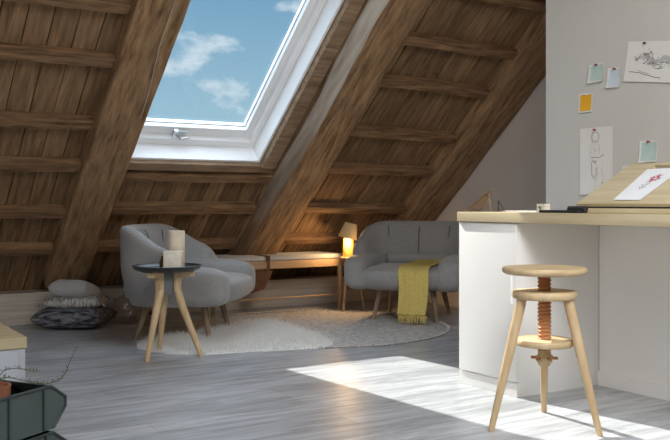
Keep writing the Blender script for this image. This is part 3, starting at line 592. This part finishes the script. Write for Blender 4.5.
# ------------------------------------------------------------ stool
def stool():
    t_ = thing('bar_stool', 'light wooden screw stool with round seat in front of the desk', 'stool', (2.737, 2.687, 0))
    b_ = MB(); b_.lathe([(0.001,.648),(0.165,.648),(0.176,.655),(0.178,.668),(0.172,.677),(0.001,.678)], 64); b_.build('seat', M['pale'], t_, angle=50)
    b_ = MB(); b_.lathe([(0.001,.545),(0.130,.545),(0.136,.551),(0.136,.570),(0.130,.577),(0.001,.577)], 56); b_.build('upper_disc', M['pale'], t_, angle=50)
    b_ = MB(); b_.lathe([(0.001,.345),(0.116,.345),(0.121,.350),(0.121,.366),(0.116,.372),(0.001,.372)], 56); b_.build('lower_disc', M['pale'], t_, angle=50)
    # threaded spindle
    b_ = MB(); n = 24; turns = 20; z0, z1 = 0.325, 0.648; K_ = turns*8; vs_ = []; fs = []
    for i in range(K_+1):
        z = z0+(z1-z0)*i/K_
        for j in range(n):
            ph = (i/8.0 - j/n) % 1.0; r_ = 0.0235+0.0065*(1-abs(2*ph-1)); vs_.append((r_*math.cos(2*math.pi*j/n), r_*math.sin(2*math.pi*j/n), z))
    for i in range(K_):
        for j in range(n): fs.append((i*n+j, i*n+(j+1) % n, (i+1)*n+(j+1) % n, (i+1)*n+j))
    fs.append(tuple(range(n))[::-1]); fs.append(tuple(K_*n+j for j in range(n))); b_.add(vs_, fs); sp = b_.build('threaded_spindle', M['screw'], t_)
    b_ = MB(); b_.lathe([(0.001,.258),(0.022,.258),(0.034,.280),(0.034,.300),(0.027,.306),(0.027,.327),(0.001,.327)], 28); b_.build('nut', M['paleleg'], t_, angle=50)
    b_ = MB()
    for k in range(3):
        a = k*math.pi/3+0.2; b_.tube([(0.056*math.cos(a), 0.056*math.sin(a), .292), (-0.056*math.cos(a), -0.056*math.sin(a), .292)], 0.0065, 8)
    b_.build('cross_pegs', M['screw'], t_, smooth=False)
    feet = [(2.492-2.737, 2.75-2.687), (2.815-2.737, 2.455-2.687), (2.923-2.737, 2.872-2.687)]
    for fx, fy in feet:
        d = math.hypot(fx, fy); ux, uy = fx/d, fy/d
        b_ = MB(); b_.tube([(ux*0.107, uy*0.107, 0.548), (ux*0.107+(fx-ux*0.107)*.35, uy*0.107+(fy-uy*0.107)*.35, 0.548*.65), (fx, fy, 0.0)], [0.0215, 0.021, 0.0125], 18); b_.build('leg', M['paleleg'], t_, angle=50)
stool()

# ------------------------------------------------------------ round side table with three legs
def side_table():
    t_ = thing('side_table', 'small round black tray table on three pale wooden legs', 'table', (1.995, 5.13, 0))
    b_ = MB(); b_.lathe([(0.001,.530),(0.16,.530),(0.200,.545),(0.214,.566),(0.208,.568),(0.196,.552),(0.16,.545),(0.001,.545)], 64); b_.build('tray_top', M['black'], t_, angle=50)
    b_ = MB(); b_.box(-0.045, 0.045, -0.055, -0.045, 0.39, 0.53, Matrix.Rotation(R(-32.1), 4, 'Z'), 0.002)
    b_.tube([(0, 0, 0.39), (0, 0, 0.53)], 0.045, 6); b_.build('hub_plate', M['plate'], t_, angle=40)
    for k, (fx, fy) in enumerate(((-0.165, -0.095), (0.185, -0.105), (0.03, 0.21))):
        d = math.hypot(fx, fy); ux, uy = fx/d, fy/d
        b_ = MB()
        # the top arm turns outwards under the tray, the leg starts from its inner end
        Mz = Matrix.Rotation(math.atan2(uy, ux), 4, 'Z')
        b_.prism([(0.045, 0.528), (0.165, 0.528), (0.165, 0.500), (0.100, 0.496), (0.088, 0.480), (0.085, 0.400), (0.045, 0.400)], -0.019, 0.019, Mz @ Matrix.Rotation(R(90), 4, 'X'))
        lg = b_.build('bracket', M['paleleg'], t_)
        b_ = MB(); b_.tube([(ux*0.062, uy*0.062, 0.42), (ux*0.10, uy*0.10, 0.30), (fx*1.0, fy*1.0, 0.0)], [0.025, 0.0235, 0.0145], 18); b_.build('leg', M['paleleg'], t_, angle=50)
side_table()
def place(lat, dep): return (0.5314*dep+0.8471*lat, 0.8471*dep-0.5314*lat)
x_, y_ = place(-0.995, 5.50)
b_ = MB(); b_.lathe([(0.001,0),(0.050,0),(0.053,0.004),(0.053,0.226),(0.049,0.231),(0.044,0.228),(0.015,0.222),(0.001,0.221)], 40); cd = b_.build('pillar_candle', M['candle'], loc=(x_, y_, 0.5455), angle=50)
tag(cd, 'tall cream pillar candle standing at the back of the black tray', 'candle')
b_ = MB(); b_.tube([(0,0,0.22),(0.002,0,0.232),(0.004,0.001,0.24)], 0.0012, 6); b_.build('wick', M['black'], cd)
x_, y_ = place(-0.988, 5.365)
b_ = MB(); b_.box(-0.053, 0.053, -0.053, 0.053, 0, 0.112, None, 0.006); cc = b_.build('cube_candle', M['cubecandle'], loc=(x_, y_, 0.5455), rz=R(-32), angle=50)
tag(cc, 'square pale wax candle at the front of the black tray', 'candle')
b_ = MB(); b_.tube([(0,0,0.111),(0.002,0,0.120)], 0.0012, 6); b_.build('wick', M['black'], cc)
x_, y_ = place(-1.068, 5.45)
b_ = MB(); b_.lathe([(0.001,0),(0.020,0),(0.022,0.004),(0.022,0.045),(0.014,0.058),(0.014,0.075),(0.001,0.076)], 20); tag(b_.build('amber_bottle', M['leather'], loc=(x_, y_, 0.5455), angle=50), 'tiny brown bottle half hidden behind the square candle', 'bottle')

# ------------------------------------------------------------ lounge chairs
def superpt(th, a, b, e=0.72):
    s_, c_ = math.sin(th), math.cos(th)
    return (a*math.copysign(abs(s_)**e, s_), b*math.copysign(abs(c_)**e, c_))
def make_chair(name, label, loc, rz):
    t_ = thing(name, label, 'armchair', loc, rz, 'matching grey lounge chairs')
    # wrapping back shell: outer and inner skin with a rounded rim
    TH = R(106); NT = 64; LV = 14
    def hgt(th):
        a = abs(th)/R(1); u = min(1, max(0, (a-34)/70))
        return 0.795-0.31*(1-(1-0.97*u*u)**0.62)
    vs_ = []; fs = []
    zb = 0.245
    prof_n = 2*LV+7
    for i in range(NT+1):
        th = -TH+2*TH*i/NT; h = hgt(th)
        endf = min(1.0, (TH-abs(th))/R(9)); endf = math.sqrt(max(0.0, 1-(1-endf)**2))
        col_ = []
        for k in range(LV+1):
            f_ = k/LV; z = zb+(h-0.03-zb)*f_
            zz = (z-zb)/0.55; s_ = 0.845+0.155*math.sin(min(1, zz*2.0+0.03)*math.pi/2)
            if zz > 0.55: s_ -= 0.02*((zz-.55)/.45)
            x, y = superpt(th, 0.492*s_, 0.385*s_); col_.append((x, y+0.03*max(0, zz-0.3), z))
        ox, oy, oz = col_[-1]
        thick = 0.035+0.040*endf
        ix, iy = superpt(th, 0.492-thick-0.02, 0.385-thick-0.02); iy += 0.015
        for a in (0.25, 0.5, 0.75):
            w_ = math.pi*a; mxx = (ox+ix)/2-(ix-ox)/2*math.cos(w_); myy = (oy+iy)/2-(iy-oy)/2*math.cos(w_); col_.append((mxx, myy, oz+0.03*math.sin(w_)))
        for k in range(LV, -1, -1):
            f_ = k/LV; z = zb+0.05+(h-0.03-zb-0.05)*f_; z_ = (z-zb)/0.55
            b_in = 0.040*(math.sin(f_*math.pi)) if f_ > 0 else 0
            x, y = superpt(th, (0.492-thick-0.02-b_in)*(0.86+0.14*min(1, z_*1.8)), (0.385-thick-0.02-b_in)*(0.84+0.16*min(1, z_*1.4)))
            col_.append((x, y+0.02*min(1, z_), z))
        n = len(col_); vs_ += col_
    for i in range(NT):
        for k in range(n-1): fs.append((i*n+k, (i+1)*n+k, (i+1)*n+k+1, i*n+k+1))
        fs.append((i*n+n-1, (i+1)*n+n-1, (i+1)*n, i*n))
    fs.append(tuple(range(n))); fs.append(tuple(NT*n+k for k in range(n))[::-1])
    b_ = MB(); b_.add(vs_, fs); sh = b_.build('back_shell', M['greyfab'], t_, angle=60)
    # padded centre panel of the back, with two upright seams and a middle seam
    b_ = MB(); nx, nz_ = 28, 16; vs_ = []; fs = []
    for j in range(nz_+1):
        for i in range(nx+1):
            u = -1+2*i/nx; v = j/nz_; th = u*R(37); z = 0.46+0.305*v
            x, y = superpt(th, 0.375+0.035*v, 0.265+0.045*v); 
            puff = 0.040*(1-abs(u)**6)*(1-(2*v-1)**8) - 0.014*math.exp(-(u/0.03)**2)
            d = Vector((x, y)).normalized(); vs_.append((x-d.x*(puff-0.02), y-d.y*(puff-0.02), z))
    for j in range(nz_):
        for i in range(nx): a = j*(nx+1)+i; fs.append((a, a+1, a+nx+2, a+nx+1))
    b_.add(vs_, fs); bp_ = b_.build('back_panel', M['greyfab'], t_, smooth=True)
    mo = bp_.modifiers.new('thick', 'SOLIDIFY'); mo.thickness = 0.03; mo.offset = 1 if True else -1
    for u in (-1.0, 0.0, 1.0):
        b_ = MB(); pts = []
        for k in range(9):
            v = 0.06+0.90*k/8; th = u*R(36.5); x, y = superpt(th, 0.375+0.035*v, 0.265+0.045*v); puff = (0.040*(1-(2*v-1)**8)-0.013) if u == 0 else 0.004
            d = Vector((x, y)).normalized(); pts.append((x-d.x*(puff+0.012), y-d.y*(puff+0.012), 0.46+0.305*v))
        b_.tube(pts, 0.0045, 8); b_.build('seam', M['seam'], bp_, smooth=True)
    # lumbar bolster
    b_ = MB(); pts = []; 
    for i in range(17):
        th = R(-46)+R(92)*i/16; x, y = superpt(th, 0.345, 0.225); pts.append((x, y, 0.475))
    b_.tube(pts, [0.030 if i in (0, 16) else 0.052 for i in range(17)], 16); b_.build('lumbar_roll', M['greyfab'], t_, smooth=True)
    # arms: soft upright pads that carry the shell's sides forward
    for s_ in (-1, 1):
        b_ = MB()
        def armf(p, s_=s_):
            q = p.copy(); q.z += 0.10*q.y; q.x += s_*0.10*(1 if q.z > 0 else 1+1.5*q.z)*abs(q.z)-s_*0.22*max(0, -q.z)**2; return q
        b_.superq((s_*0.382, -0.145, 0.388), (0.112, 0.290, 0.135), 0.50, 0.55, 40, 24, fn=armf); b_.build('arm', M['greyfab'], t_, smooth=True)
    # seat
    b_ = MB()
    def sq(p):
        q = p.copy()
        if q.z < 0: q.x *= 1-0.16*abs(q.z)**2; q.y *= 1-0.14*abs(q.z)**2
        return q
    b_.superq((0, -0.050, 0.340), (0.425, 0.425, 0.098), 0.40, 0.60, 56, 28, fn=sq); b_.build('seat', M['greyfab'], t_, smooth=True)
    for sx, sy in ((-1,-1), (1,-1), (-1,1), (1,1)):
        b_ = MB(); b_.tube([(sx*0.215, -0.02+sy*0.19, 0.275), (sx*0.262, -0.02+sy*(0.25 if sy < 0 else 0.285), 0.0)], [0.026, 0.015], 16); b_.build('leg', M['brownleg'], t_, angle=50)
    return t_
CH1 = make_chair('lounge_chair', 'grey upholstered lounge chair seen from behind the round black table', (2.435, 5.94, 0.0), R(50))
RUGZ = 0.012
CH2 = make_chair('lounge_chair', 'grey upholstered lounge chair with a yellow throw over its seat', (4.43, 5.85, 0.0), R(-50))

# throw over the second chair
t_ = thing('throw_blanket', 'mustard yellow fringed throw hanging over the right chair seat', 'blanket', (4.43, 5.85, 0), R(-50))
path = [(0.165, 0.465), (0.145, 0.460), (0.12, 0.452), (0.0, 0.450), (-0.12, 0.450), (-0.25, 0.448), (-0.36, 0.444), (-0.43, 0.432), (-0.475, 0.40), (-0.492, 0.35), (-0.498, 0.28), (-0.500, 0.20), (-0.505, 0.12), (-0.51, 0.075)]
b_ = MB(); nx = 22; vs_ = []; fs = []
for j, (y, z) in enumerate(path):
    f_ = j/(len(path)-1)
    for i in range(nx+1):
        u = i/nx; wdt = 0.225+0.05*(1-f_); xx = 0.115+(u-.5)*wdt + 0.01*math.sin(j*0.8)
        rip = 0.009*math.sin(u*19+j*0.25)*min(1, f_*1.6)
        vs_.append((xx, y-(rip if j > 6 else 0), z+(abs(rip)*0.6 if j <= 6 else 0)+0.004))
for j in range(len(path)-1):
    for i in range(nx): a = j*(nx+1)+i; fs.append((a, a+1, a+nx+2, a+nx+1))
b_.add(vs_, fs); o = b_.build('cloth', M['throw'], t_, smooth=True); mo = o.modifiers.new('t', 'SOLIDIFY'); mo.thickness = 0.008; mo.offset = 0; subsurf(o, 1)
b_ = MB()
for i in range(26):
    u = i/25; xx = 0.115+(u-.5)*0.225; dx = random.uniform(-.006, .006); b_.tube([(xx, -0.51-0.009*math.sin(u*19+3.75), 0.08), (xx+dx, -0.514-0.009*math.sin(u*19+3.75), 0.05), (xx+dx*1.5, -0.512, 0.018)], [0.0042, 0.0036, 0.002], 6)
b_.build('fringe', M['throw'], t_)

# ------------------------------------------------------------ bench
t_ = thing('bench', 'long low wooden bench with pale cushions along the eaves wall', 'bench', (2.93, 6.60, 0))
BL, BD = 1.33, 0.49
b_ = MB(); b_.box(0, BL, 0.0, 0.028, 0.39, 0.455, None, 0.004); b_.box(0, BL, BD-0.028, BD, 0.39, 0.455, None, 0.004); b_.box(0, 0.03, 0.028, BD-0.028, 0.39, 0.455); b_.box(BL-0.03, BL, 0.028, BD-0.028, 0.39, 0.455); b_.box(0.02, BL-0.02, 0.02, BD-0.02, 0.44, 0.455)
b_.build('seat_frame', M['benchwood'], t_, angle=40)
for px_, py_ in ((0.05, 0.03), (BL-0.05, 0.03)):
    b_ = MB(); b_.tube([(px_, py_, 0.40), (px_, py_, 0.0)], [0.022, 0.017], 16); b_.build('leg', M['benchwood'], t_, angle=50)
b_ = MB(); b_.tube([(0.05, 0.03, 0.135), (BL+0.02, 0.03, 0.135)], 0.007, 10); b_.build('stretcher', M['benchwood'], t_, angle=50)
for a0, a1 in ((0.005, 0.525), (0.56, BL-0.005)):
    b_ = MB(); b_.box(a0, a1, 0.0, BD, 0.456, 0.498, None, 0.014); b_.build('cushion', M['cushfab'], t_, angle=60)
b_ = MB(); 
for y0 in (-0.006,): b_.box(0.528, 0.556, y0, y0+0.005, 0.36, 0.50)
b_.box(0.528, 0.556, -0.006, BD+0.004, 0.498, 0.503)
b_.build('strap', M['leather'], t_)
t_ = thing('leather_sling', 'brown leather magazine sling hanging from the bench strap', 'sling', (3.46, 6.60, 0))
b_ = MB(); b_.prism([(-0.02, 0.375), (0.03, 0.375), (-0.05, 0.225), (-0.16, 0.20), (-0.17, 0.375)], 0.012, 0.05, Matrix.Rotation(R(90), 4, 'X')); b_.build('pouch', M['leather'], t_)

# ------------------------------------------------------------ lamp and its little stand behind the right chair
lx, ly = place(0.118, 7.72)
t_ = thing('lamp_stand', 'small wooden stand carrying the yellow lamp behind the right chair', 'side table', (lx+0.02, ly, 0))
b_ = MB(); b_.lathe([(0.001,.455),(0.085,.455),(0.09,.46),(0.09,.473),(0.085,.478),(0.001,.478)], 36); b_.build('top', M['benchwood'], t_, angle=50)
for k in range(3):
    a = R(-32)+k*2*math.pi/3; b_ = MB(); b_.tube([(0.05*math.cos(a), 0.05*math.sin(a), .456), (0.125*math.cos(a), 0.125*math.sin(a), 0)], [0.014, 0.010], 12); b_.build('leg', M['benchwood'], t_, angle=50)
m, t, b = base('glowing_yellow_lamp', (0.80, 0.48, 0.10), 0.5); b.inputs['Emission Color'].default_value = (1.0, 0.50, 0.08, 1); b.inputs['Emission Strength'].default_value = 0.25; M['lampbody'] = m
m, t, b = base('lamp_shade_cloth', (0.52, 0.40, 0.22), 0.8); b.inputs['Emission Color'].default_value = (1.0, 0.62, 0.22, 1); b.inputs['Emission Strength'].default_value = 0.06; M['shade'] = m
m, t, b = base('lit_bulb', (1, 0.9, 0.7), 0.5); b.inputs['Emission Color'].default_value = (1.0, 0.78, 0.42, 1); b.inputs['Emission Strength'].default_value = 9.0; M['bulb'] = m
t_ = thing('table_lamp', 'small glowing yellow table lamp with tilted cone shade', 'lamp', (lx, ly, 0.479))
b_ = MB(); b_.lathe([(0.001,0),(0.050,0),(0.052,0.005),(0.046,0.165),(0.040,0.172),(0.001,0.173)], 36); b_.build('base', M['lampbody'], t_, angle=50)
SM = Matrix.Translation((0, 0, 0.195)) @ Matrix.Rotation(R(-32.1), 4, 'Z') @ Matrix.Rotation(R(14), 4, 'Y')
b_ = MB(); b_.lathe([(0.086,-0.035),(0.056,0.095),(0.052,0.100),(0.001,0.100),(0.001,0.097),(0.052,0.094),(0.083,-0.035)], 40, SM); b_.build('lamp_shade', M['shade'], t_, angle=50)
b_ = MB(); b_.superq((0, 0, 0.005), (0.028, 0.028, 0.034), 1, 1, 20, 12, SM); b_.build('bulb', M['bulb'], t_, smooth=True)
pl = bpy.data.lights.new('lamp_light', 'POINT'); pl.energy = 12.0; pl.color = (1.0, 0.62, 0.28); pl.shadow_soft_size = 0.03
po = bpy.data.objects.new('lamp_light', pl); COL.objects.link(po); po.parent = t_; po.location = SM @ Vector((0, 0, -0.055)) + Vector((-0.03, -0.055, 0))

# ------------------------------------------------------------ rugs
t_ = thing('round_rug', 'large round grey woven rug with a braided edge under the chairs', 'rug', (3.47, 5.76, 0))
b_ = MB(); NR, NA = 30, 120; vs_ = [(0, 0, 0.008)]; fs = []
for i in range(1, NR+1):
    r_ = 0.975*i/NR
    for j in range(NA):
        w_ = 2*math.pi*j/NA; x, y = r_*math.cos(w_), r_*math.sin(w_); z = 0.007+0.003*noise.noise(Vector((x*28, y*28, 0)))
        vs_.append((x, y, z if i < NR else 0.002))
for j in range(NA): fs.append((0, 1+j, 1+(j+1) % NA))
for i in range(NR-1):
    for j in range(NA): fs.append((1+i*NA+j, 1+(i+1)*NA+j, 1+(i+1)*NA+(j+1) % NA, 1+i*NA+(j+1) % NA))
b_.add(vs_, fs); b_.build('woven_field', M['rug'], t_, smooth=True)
b_ = MB(); nb = 150
for k in range(nb):
    a = 2*math.pi*k/nb; Mx = Matrix.Translation((0.985*math.cos(a), 0.985*math.sin(a), 0.007)) @ Matrix.Rotation(a+math.pi/2+0.5, 4, 'Z')
    b_.superq((0,0,0), (0.028, 0.014, 0.007), 1, 1, 8, 5, Mx)
b_.build('braided_edge', M['rugedge'], t_, smooth=True)

fur_pts = [(1.96,5.553),(1.975,5.38),(2.04,5.22),(2.236,5.06),(2.496,5.01),(2.801,4.92),(3.02,4.90),(3.10,4.98),(3.15,5.2),(3.20,5.45),(3.226,5.75),(3.26,6.05),(3.16,6.17),(3.02,6.10),(2.91,6.03),(2.70,5.96),(2.5,5.90),(2.35,5.84),(2.2,5.79),(2.05,5.72)]
cxf, cyf = 2.62, 5.5
b_ = MB(); NA = 160; NR = 26; vs_ = []; fs = []
def cat(pts, t1):
    n = len(pts); i = int(t1*n) % n; f_ = t1*n-int(t1*n); p0, p1, p2, p3 = [Vector(pts[(i+k-1) % n]) for k in range(4)]
    return 0.5*((2*p1)+(p2-p0)*f_+(2*p0-5*p1+4*p2-p3)*f_**2+(3*p1-p0-3*p2+p3)*f_**3)
vs_.append((cxf, cyf, 0.035))
for i in range(1, NR+1):
    f_ = i/NR
    for j in range(NA):
        q = cat(fur_pts, j/NA); jag = 1+0.012*math.sin(j*2.9)+0.02*noise.noise(Vector((j*0.35, 0, 3))) if i >= NR-1 else 1
        x = cxf+(q.x-cxf)*f_*jag; y = cyf+(q.y-cyf)*f_*jag
        h = 0.016*(1-f_**6)**0.5 if f_ < 1 else 0.0
        z = 0.003+h*(0.9+0.35*noise.noise(Vector((x*13, y*13, 0)))+0.22*noise.noise(Vector((x*37, y*37, 5)))); 
        if i == NR: z = 0.002 if math.hypot(x-3.47, y-5.76) > 0.99 else 0.012
        elif math.hypot(x-3.47, y-5.76) < 1.02: z += 0.011
        vs_.append((x, y, z))
for j in range(NA): fs.append((0, 1+j, 1+(j+1) % NA))
for i in range(NR-1):
    for j in range(NA): fs.append((1+i*NA+j, 1+(i+1)*NA+j, 1+(i+1)*NA+(j+1) % NA, 1+i*NA+(j+1) % NA))
b_.add(vs_, fs); furo = b_.build('sheepskin', M['fur'], smooth=True)
tag(furo, 'cream shaggy sheepskin lying over the left edge of the round rug', 'sheepskin')
ps = furo.modifiers.new('hair', 'PARTICLE_SYSTEM').particle_system; st = ps.settings
st.type = 'HAIR'; st.count = 9000; st.hair_length = 0.02; st.use_advanced_hair = True; st.brownian_factor = 0.012; st.child_type = 'NONE'; st.root_radius = 0.35; st.tip_radius = 0.08; st.radius_scale = 0.006
st.normal_factor = 0.006; st.hair_step = 3; st.display_step = 3

# ------------------------------------------------------------ pillows on the floor by the eaves
def pillow(label, loc, rz, hx, hy, hz, mat, name='throw_pillow', tilt=0.0, tassel=False, seed=0):
    b_ = MB(); n = 30; vs_ = []; fs = []
    for side in (1, -1):
        for j in range(n+1):
            for i in range(n+1):
                u, v = -1+2*i/n, -1+2*j/n
                prof = max(0.0, (1-u**4)*(1-v**4))**0.45
                pin_ = 1-0.07*(1-v*v)*abs(u)**3; pin2 = 1-0.07*(1-u*u)*abs(v)**3
                wr = 1+0.10*noise.noise(Vector((u*2.4+seed, v*2.4, side)))
                vs_.append((u*hx*pin_, v*hy*pin2, side*hz*prof*wr+(0.0)))
    q = (n+1)**2
    for sidx in (0, 1):
        for j in range(n):
            for i in range(n):
                a = sidx*q+j*(n+1)+i; f_ = (a, a+1, a+n+2, a+n+1); fs.append(f_ if sidx == 0 else f_[::-1])
    b_.add(vs_, fs, Matrix.Rotation(tilt, 4, 'X'))
    zmin = min(v[2] for v in b_.v)
    if not tassel:
        o = b_.build(name, mat, loc=loc, rz=rz, smooth=True); return tag(o, label, 'pillow', 'pillows stacked on the floor')
    t_ = thing(name, label, 'pillow', loc, rz, 'pillows stacked on the floor'); b_.build('cover', mat, t_, smooth=True)
    for sx in (-1, 1):
        for sy in (-1, 1):
            b2 = MB()
            for k in range(7):
                w_ = k*0.9; b2.tube([(sx*hx*0.97, sy*hy*0.97, 0), (sx*(hx+0.02)+0.006*math.cos(w_), sy*(hy+0.012)+0.006*math.sin(w_), -0.005), (sx*(hx+0.035)+0.014*math.cos(w_), sy*(hy+0.02)+0.014*math.sin(w_), -0.02)], [0.005, 0.004, 0.002], 6)
            b2.build('tassel', mat, t_)
    return t_
PB = (1.875, 6.72)
pillow('dark striped knitted pillow at the bottom of the floor stack', (PB[0], PB[1], 0.088), R(-36), 0.262, 0.23, 0.082, M['pillowdark'], seed=1)
pillow('mottled grey pillow with corner tassels, middle of the floor stack', (PB[0]+0.02, PB[1]+0.01, 0.200), R(-28), 0.215, 0.19, 0.046, M['pillowmid'], tassel=True, seed=4)
pillow('plain light grey pillow on top of the floor stack', (PB[0]+0.0, PB[1]-0.0, 0.285), R(-40), 0.150, 0.160, 0.072, M['pillowlight'], tilt=R(-12), seed=8)

# ------------------------------------------------------------ glass jugs
t1_ = MB(); t1_.lathe([(0.001,0.0),(0.100,0.0),(0.112,0.012),(0.112,0.165),(0.100,0.185),(0.045,0.215),(0.032,0.228),(0.030,0.275),(0.036,0.285)], 48, cap=False)
tag(t1_.build('glass_jug', M['smokeglass'], loc=(2.30, 6.76, 0.001), smooth=True), 'wide smoky pink glass jug between the pillows and the left chair', 'jug')
o = thing('copper_neck_bottle', 'small olive glass bottle with pointed copper neck behind the chair leg', 'bottle', (2.40, 6.55, 0.001))
b_ = MB(); b_.lathe([(0.001,0.0),(0.045,0.0),(0.062,0.015),(0.066,0.04),(0.058,0.065),(0.035,0.085),(0.001,0.085)], 32); b_.build('bulb', M['oliveglass'], o, smooth=True)
M['copper'] = noisy('dark_copper', (0.16, 0.05, 0.03), (0.28, 0.10, 0.05), (1,1,1), 9, rough=0.35, bump=0.0, metal=0.6)
b_ = MB(); b_.lathe([(0.036,0.085),(0.026,0.11),(0.012,0.15),(0.008,0.185),(0.001,0.186)], 28); b_.build('neck', M['copper'], o, smooth=True)

# ------------------------------------------------------------ low cabinet, toolbox and potted plant at bottom left
t_ = thing('low_cabinet', 'low light grey cabinet with pale wood top at the left picture edge', 'cabinet', (0.335, 3.38, 0))
b_ = MB(); b_.box(-0.40, 0.425, 0.005, 1.0, 0.0, 0.408, None, 0.003); b_.build('body', M['greywhite'], t_, angle=40)
b_ = MB(); b_.box(-0.41, 0.43, 0.0, 1.01, 0.409, 0.450, None, 0.003); b_.build('top', M['cabtop'], t_, angle=40)
b_ = MB(); b_.box(-0.395, 0.398, -0.010, 0.005, 0.06, 0.403, None, 0.003); b_.build('door', M['greywhite'], t_, angle=40)

# cantilever toolbox: long trays with hexagonal-looking ends
ta = Vector(place(-0.773, 2.403)+(0,)); dirx = Vector(place(0.40, 0.92)+(0,)).normalized()
ang = math.atan2(dirx.y, dirx.x)
t_ = thing('metal_toolbox', 'dark green metal cantilever toolbox with open trays at bottom left', 'toolbox', (ta.x, ta.y, 0), ang)
def tray(x1, y0, y1, z0, z1, name):
    """open tray: side outline with a pointed front end; long axis +x ends at x1"""
    t0 = 0.003; h = z1-z0
    out = [(-0.62+x1, z1), (x1, z1), (x1+0.058, z1-h*0.34), (x1+0.058, z1-h*0.56), (x1+0.010, z0), (-0.62+x1, z0)]
    b_ = MB(); Rx = Matrix.Rotation(R(90), 4, 'X')
    b_.prism(out, -y0, -y0-t0, Rx); b_.prism(out, -y1, -y1+t0, Rx)
    n = len(out)
    for i in range(1, n):
        a, c_ = Vector((out[i][0], 0, out[i][1])), Vector((out[(i+1) % n][0], 0, out[(i+1) % n][1]))
        if i == n-1: pass
        nn = Vector((a.z-c_.z, 0, c_.x-a.x)).normalized()*t0
        b_.add([(a.x, y0, a.z), (a.x, y1, a.z), (c_.x, y1, c_.z), (c_.x, y0, c_.z), (a.x+nn.x, y0, a.z+nn.z), (a.x+nn.x, y1, a.z+nn.z), (c_.x+nn.x, y1, c_.z+nn.z), (c_.x+nn.x, y0, c_.z+nn.z)], [(0,1,2,3),(4,7,6,5),(0,4,5,1),(1,5,6,2),(2,6,7,3),(3,7,4,0)])
    tr_ = b_.build(name, M['green'], t_, angle=30)
    # dark rolled edges and upright ribs on the visible side
    b_ = MB(); e_ = [Vector((p[0], y0, p[1])) for p in out]
    b_.tube(e_[0:2]+[e_[2], e_[3], e_[4]], 0.0045, 8); b_.tube([Vector((p[0], y1, p[1])) for p in out][0:5], 0.0045, 8); b_.build('rolled_edge', M['greendark'], tr_, angle=50)
    for xx in (x1-0.028, x1-0.155, x1-0.30):
        b_ = MB(); b_.box(xx-0.004, xx+0.004, y0-0.004, y0+0.001, z0, z1, None, 0.001); b_.build('rib', M['greendark'], tr_)
    return tr_
tray(-0.008, 0.0, 0.17, 0.335, 0.45, 'tray')
tray(0.0, -0.0, 0.16, 0.205, 0.322, 'tray')
tray(-0.06, 0.0, 0.19, 0.002, 0.195, 'tray')
for xx in (-0.2, -0.45):
    b_ = MB(); b_.tube([(xx, 0.175, 0.42), (xx-0.03, 0.178, 0.26), (xx, 0.18, 0.10)], 0.006, 6); b_.build('link_arm', M['greendark'], t_)

pc = Vector(place(-0.908, 2.31)+(0,))
t_ = thing('potted_plant', 'small terracotta pot with a trailing thin-leaved plant in the toolbox', 'plant', (pc.x, pc.y, 0.3395))
b_ = MB(); b_.lathe([(0.001,0),(0.030,0),(0.044,0.095),(0.049,0.096),(0.052,0.130),(0.046,0.130),(0.042,0.098),(0.040,0.095),(0.001,0.095)], 36); b_.build('pot', M['terra'], t_, angle=50)
b_ = MB(); b_.lathe([(0.001,0.112),(0.044,0.110),(0.043,0.10),(0.001,0.10)], 24); b_.build('soil', M['soil'], t_)
def camvec(dl, dd, dz): x, y = place(dl, dd); return Vector((x, y, dz))
sprigs = [[(0,0,.11),(0.035,-.0,.150),(0.10,-.0,.140),(0.15,0,.135),(0.19,0,.152),(0.213,0,.20),(0.230,0,.235)],
          [(0,0,.11),(0.03,.01,.165),(0.07,.02,.170),(0.11,.03,.160)], [(0,0,.11),(0.01,-.01,.17),(0.02,0,.20)], [(-.01,0,.11),(-.02,.02,.17),(-.04,.03,.19)], [(0,0,.11),(.02,-.02,.15),(.05,-.03,.155)], [(0,0,.11),(-.02,-.02,.16),(-.06,-.03,.15)]]
rnd = random.Random(3)
for q in sprigs:
    pts = []
    for i in range(len(q)-1):
        for k in range(4):
            f_ = k/4; n_ = len(q); g = [q[max(0, i-1)], q[i], q[i+1], q[min(n_-1, i+2)]]; p0, p1, p2, p3 = [Vector(p) for p in g]
            pts.append(0.5*((2*p1)+(p2-p0)*f_+(2*p0-5*p1+4*p2-p3)*f_**2+(3*p1-p0-3*p2+p3)*f_**3))
    pts.append(Vector(q[-1])); W = [camvec(p.x, p.y, p.z) for p in pts]
    b_ = MB(); b_.tube(W, [0.0016*(1-0.6*i/len(W)) for i in range(len(W))], 6); st_ = b_.build('stem', M['stem'], t_)
    b_ = MB()
    for i, p in enumerate(W[1:]):
        if i > 17: continue
        for s_ in range(4):
            d = Vector((rnd.uniform(-1, 1), rnd.uniform(-1, 1), rnd.uniform(-.2, 1))).normalized(); c_ = d.cross(Vector((0.3, 0.5, 0.8))).normalized()*0.0014; l_ = rnd.uniform(.008, .016)
            b_.add([p, p+d*l_*.5+c_, p+d*l_, p+d*l_*.5-c_], [(0,1,2,3)])
    b_.build('leaves', M['leaf'], st_)
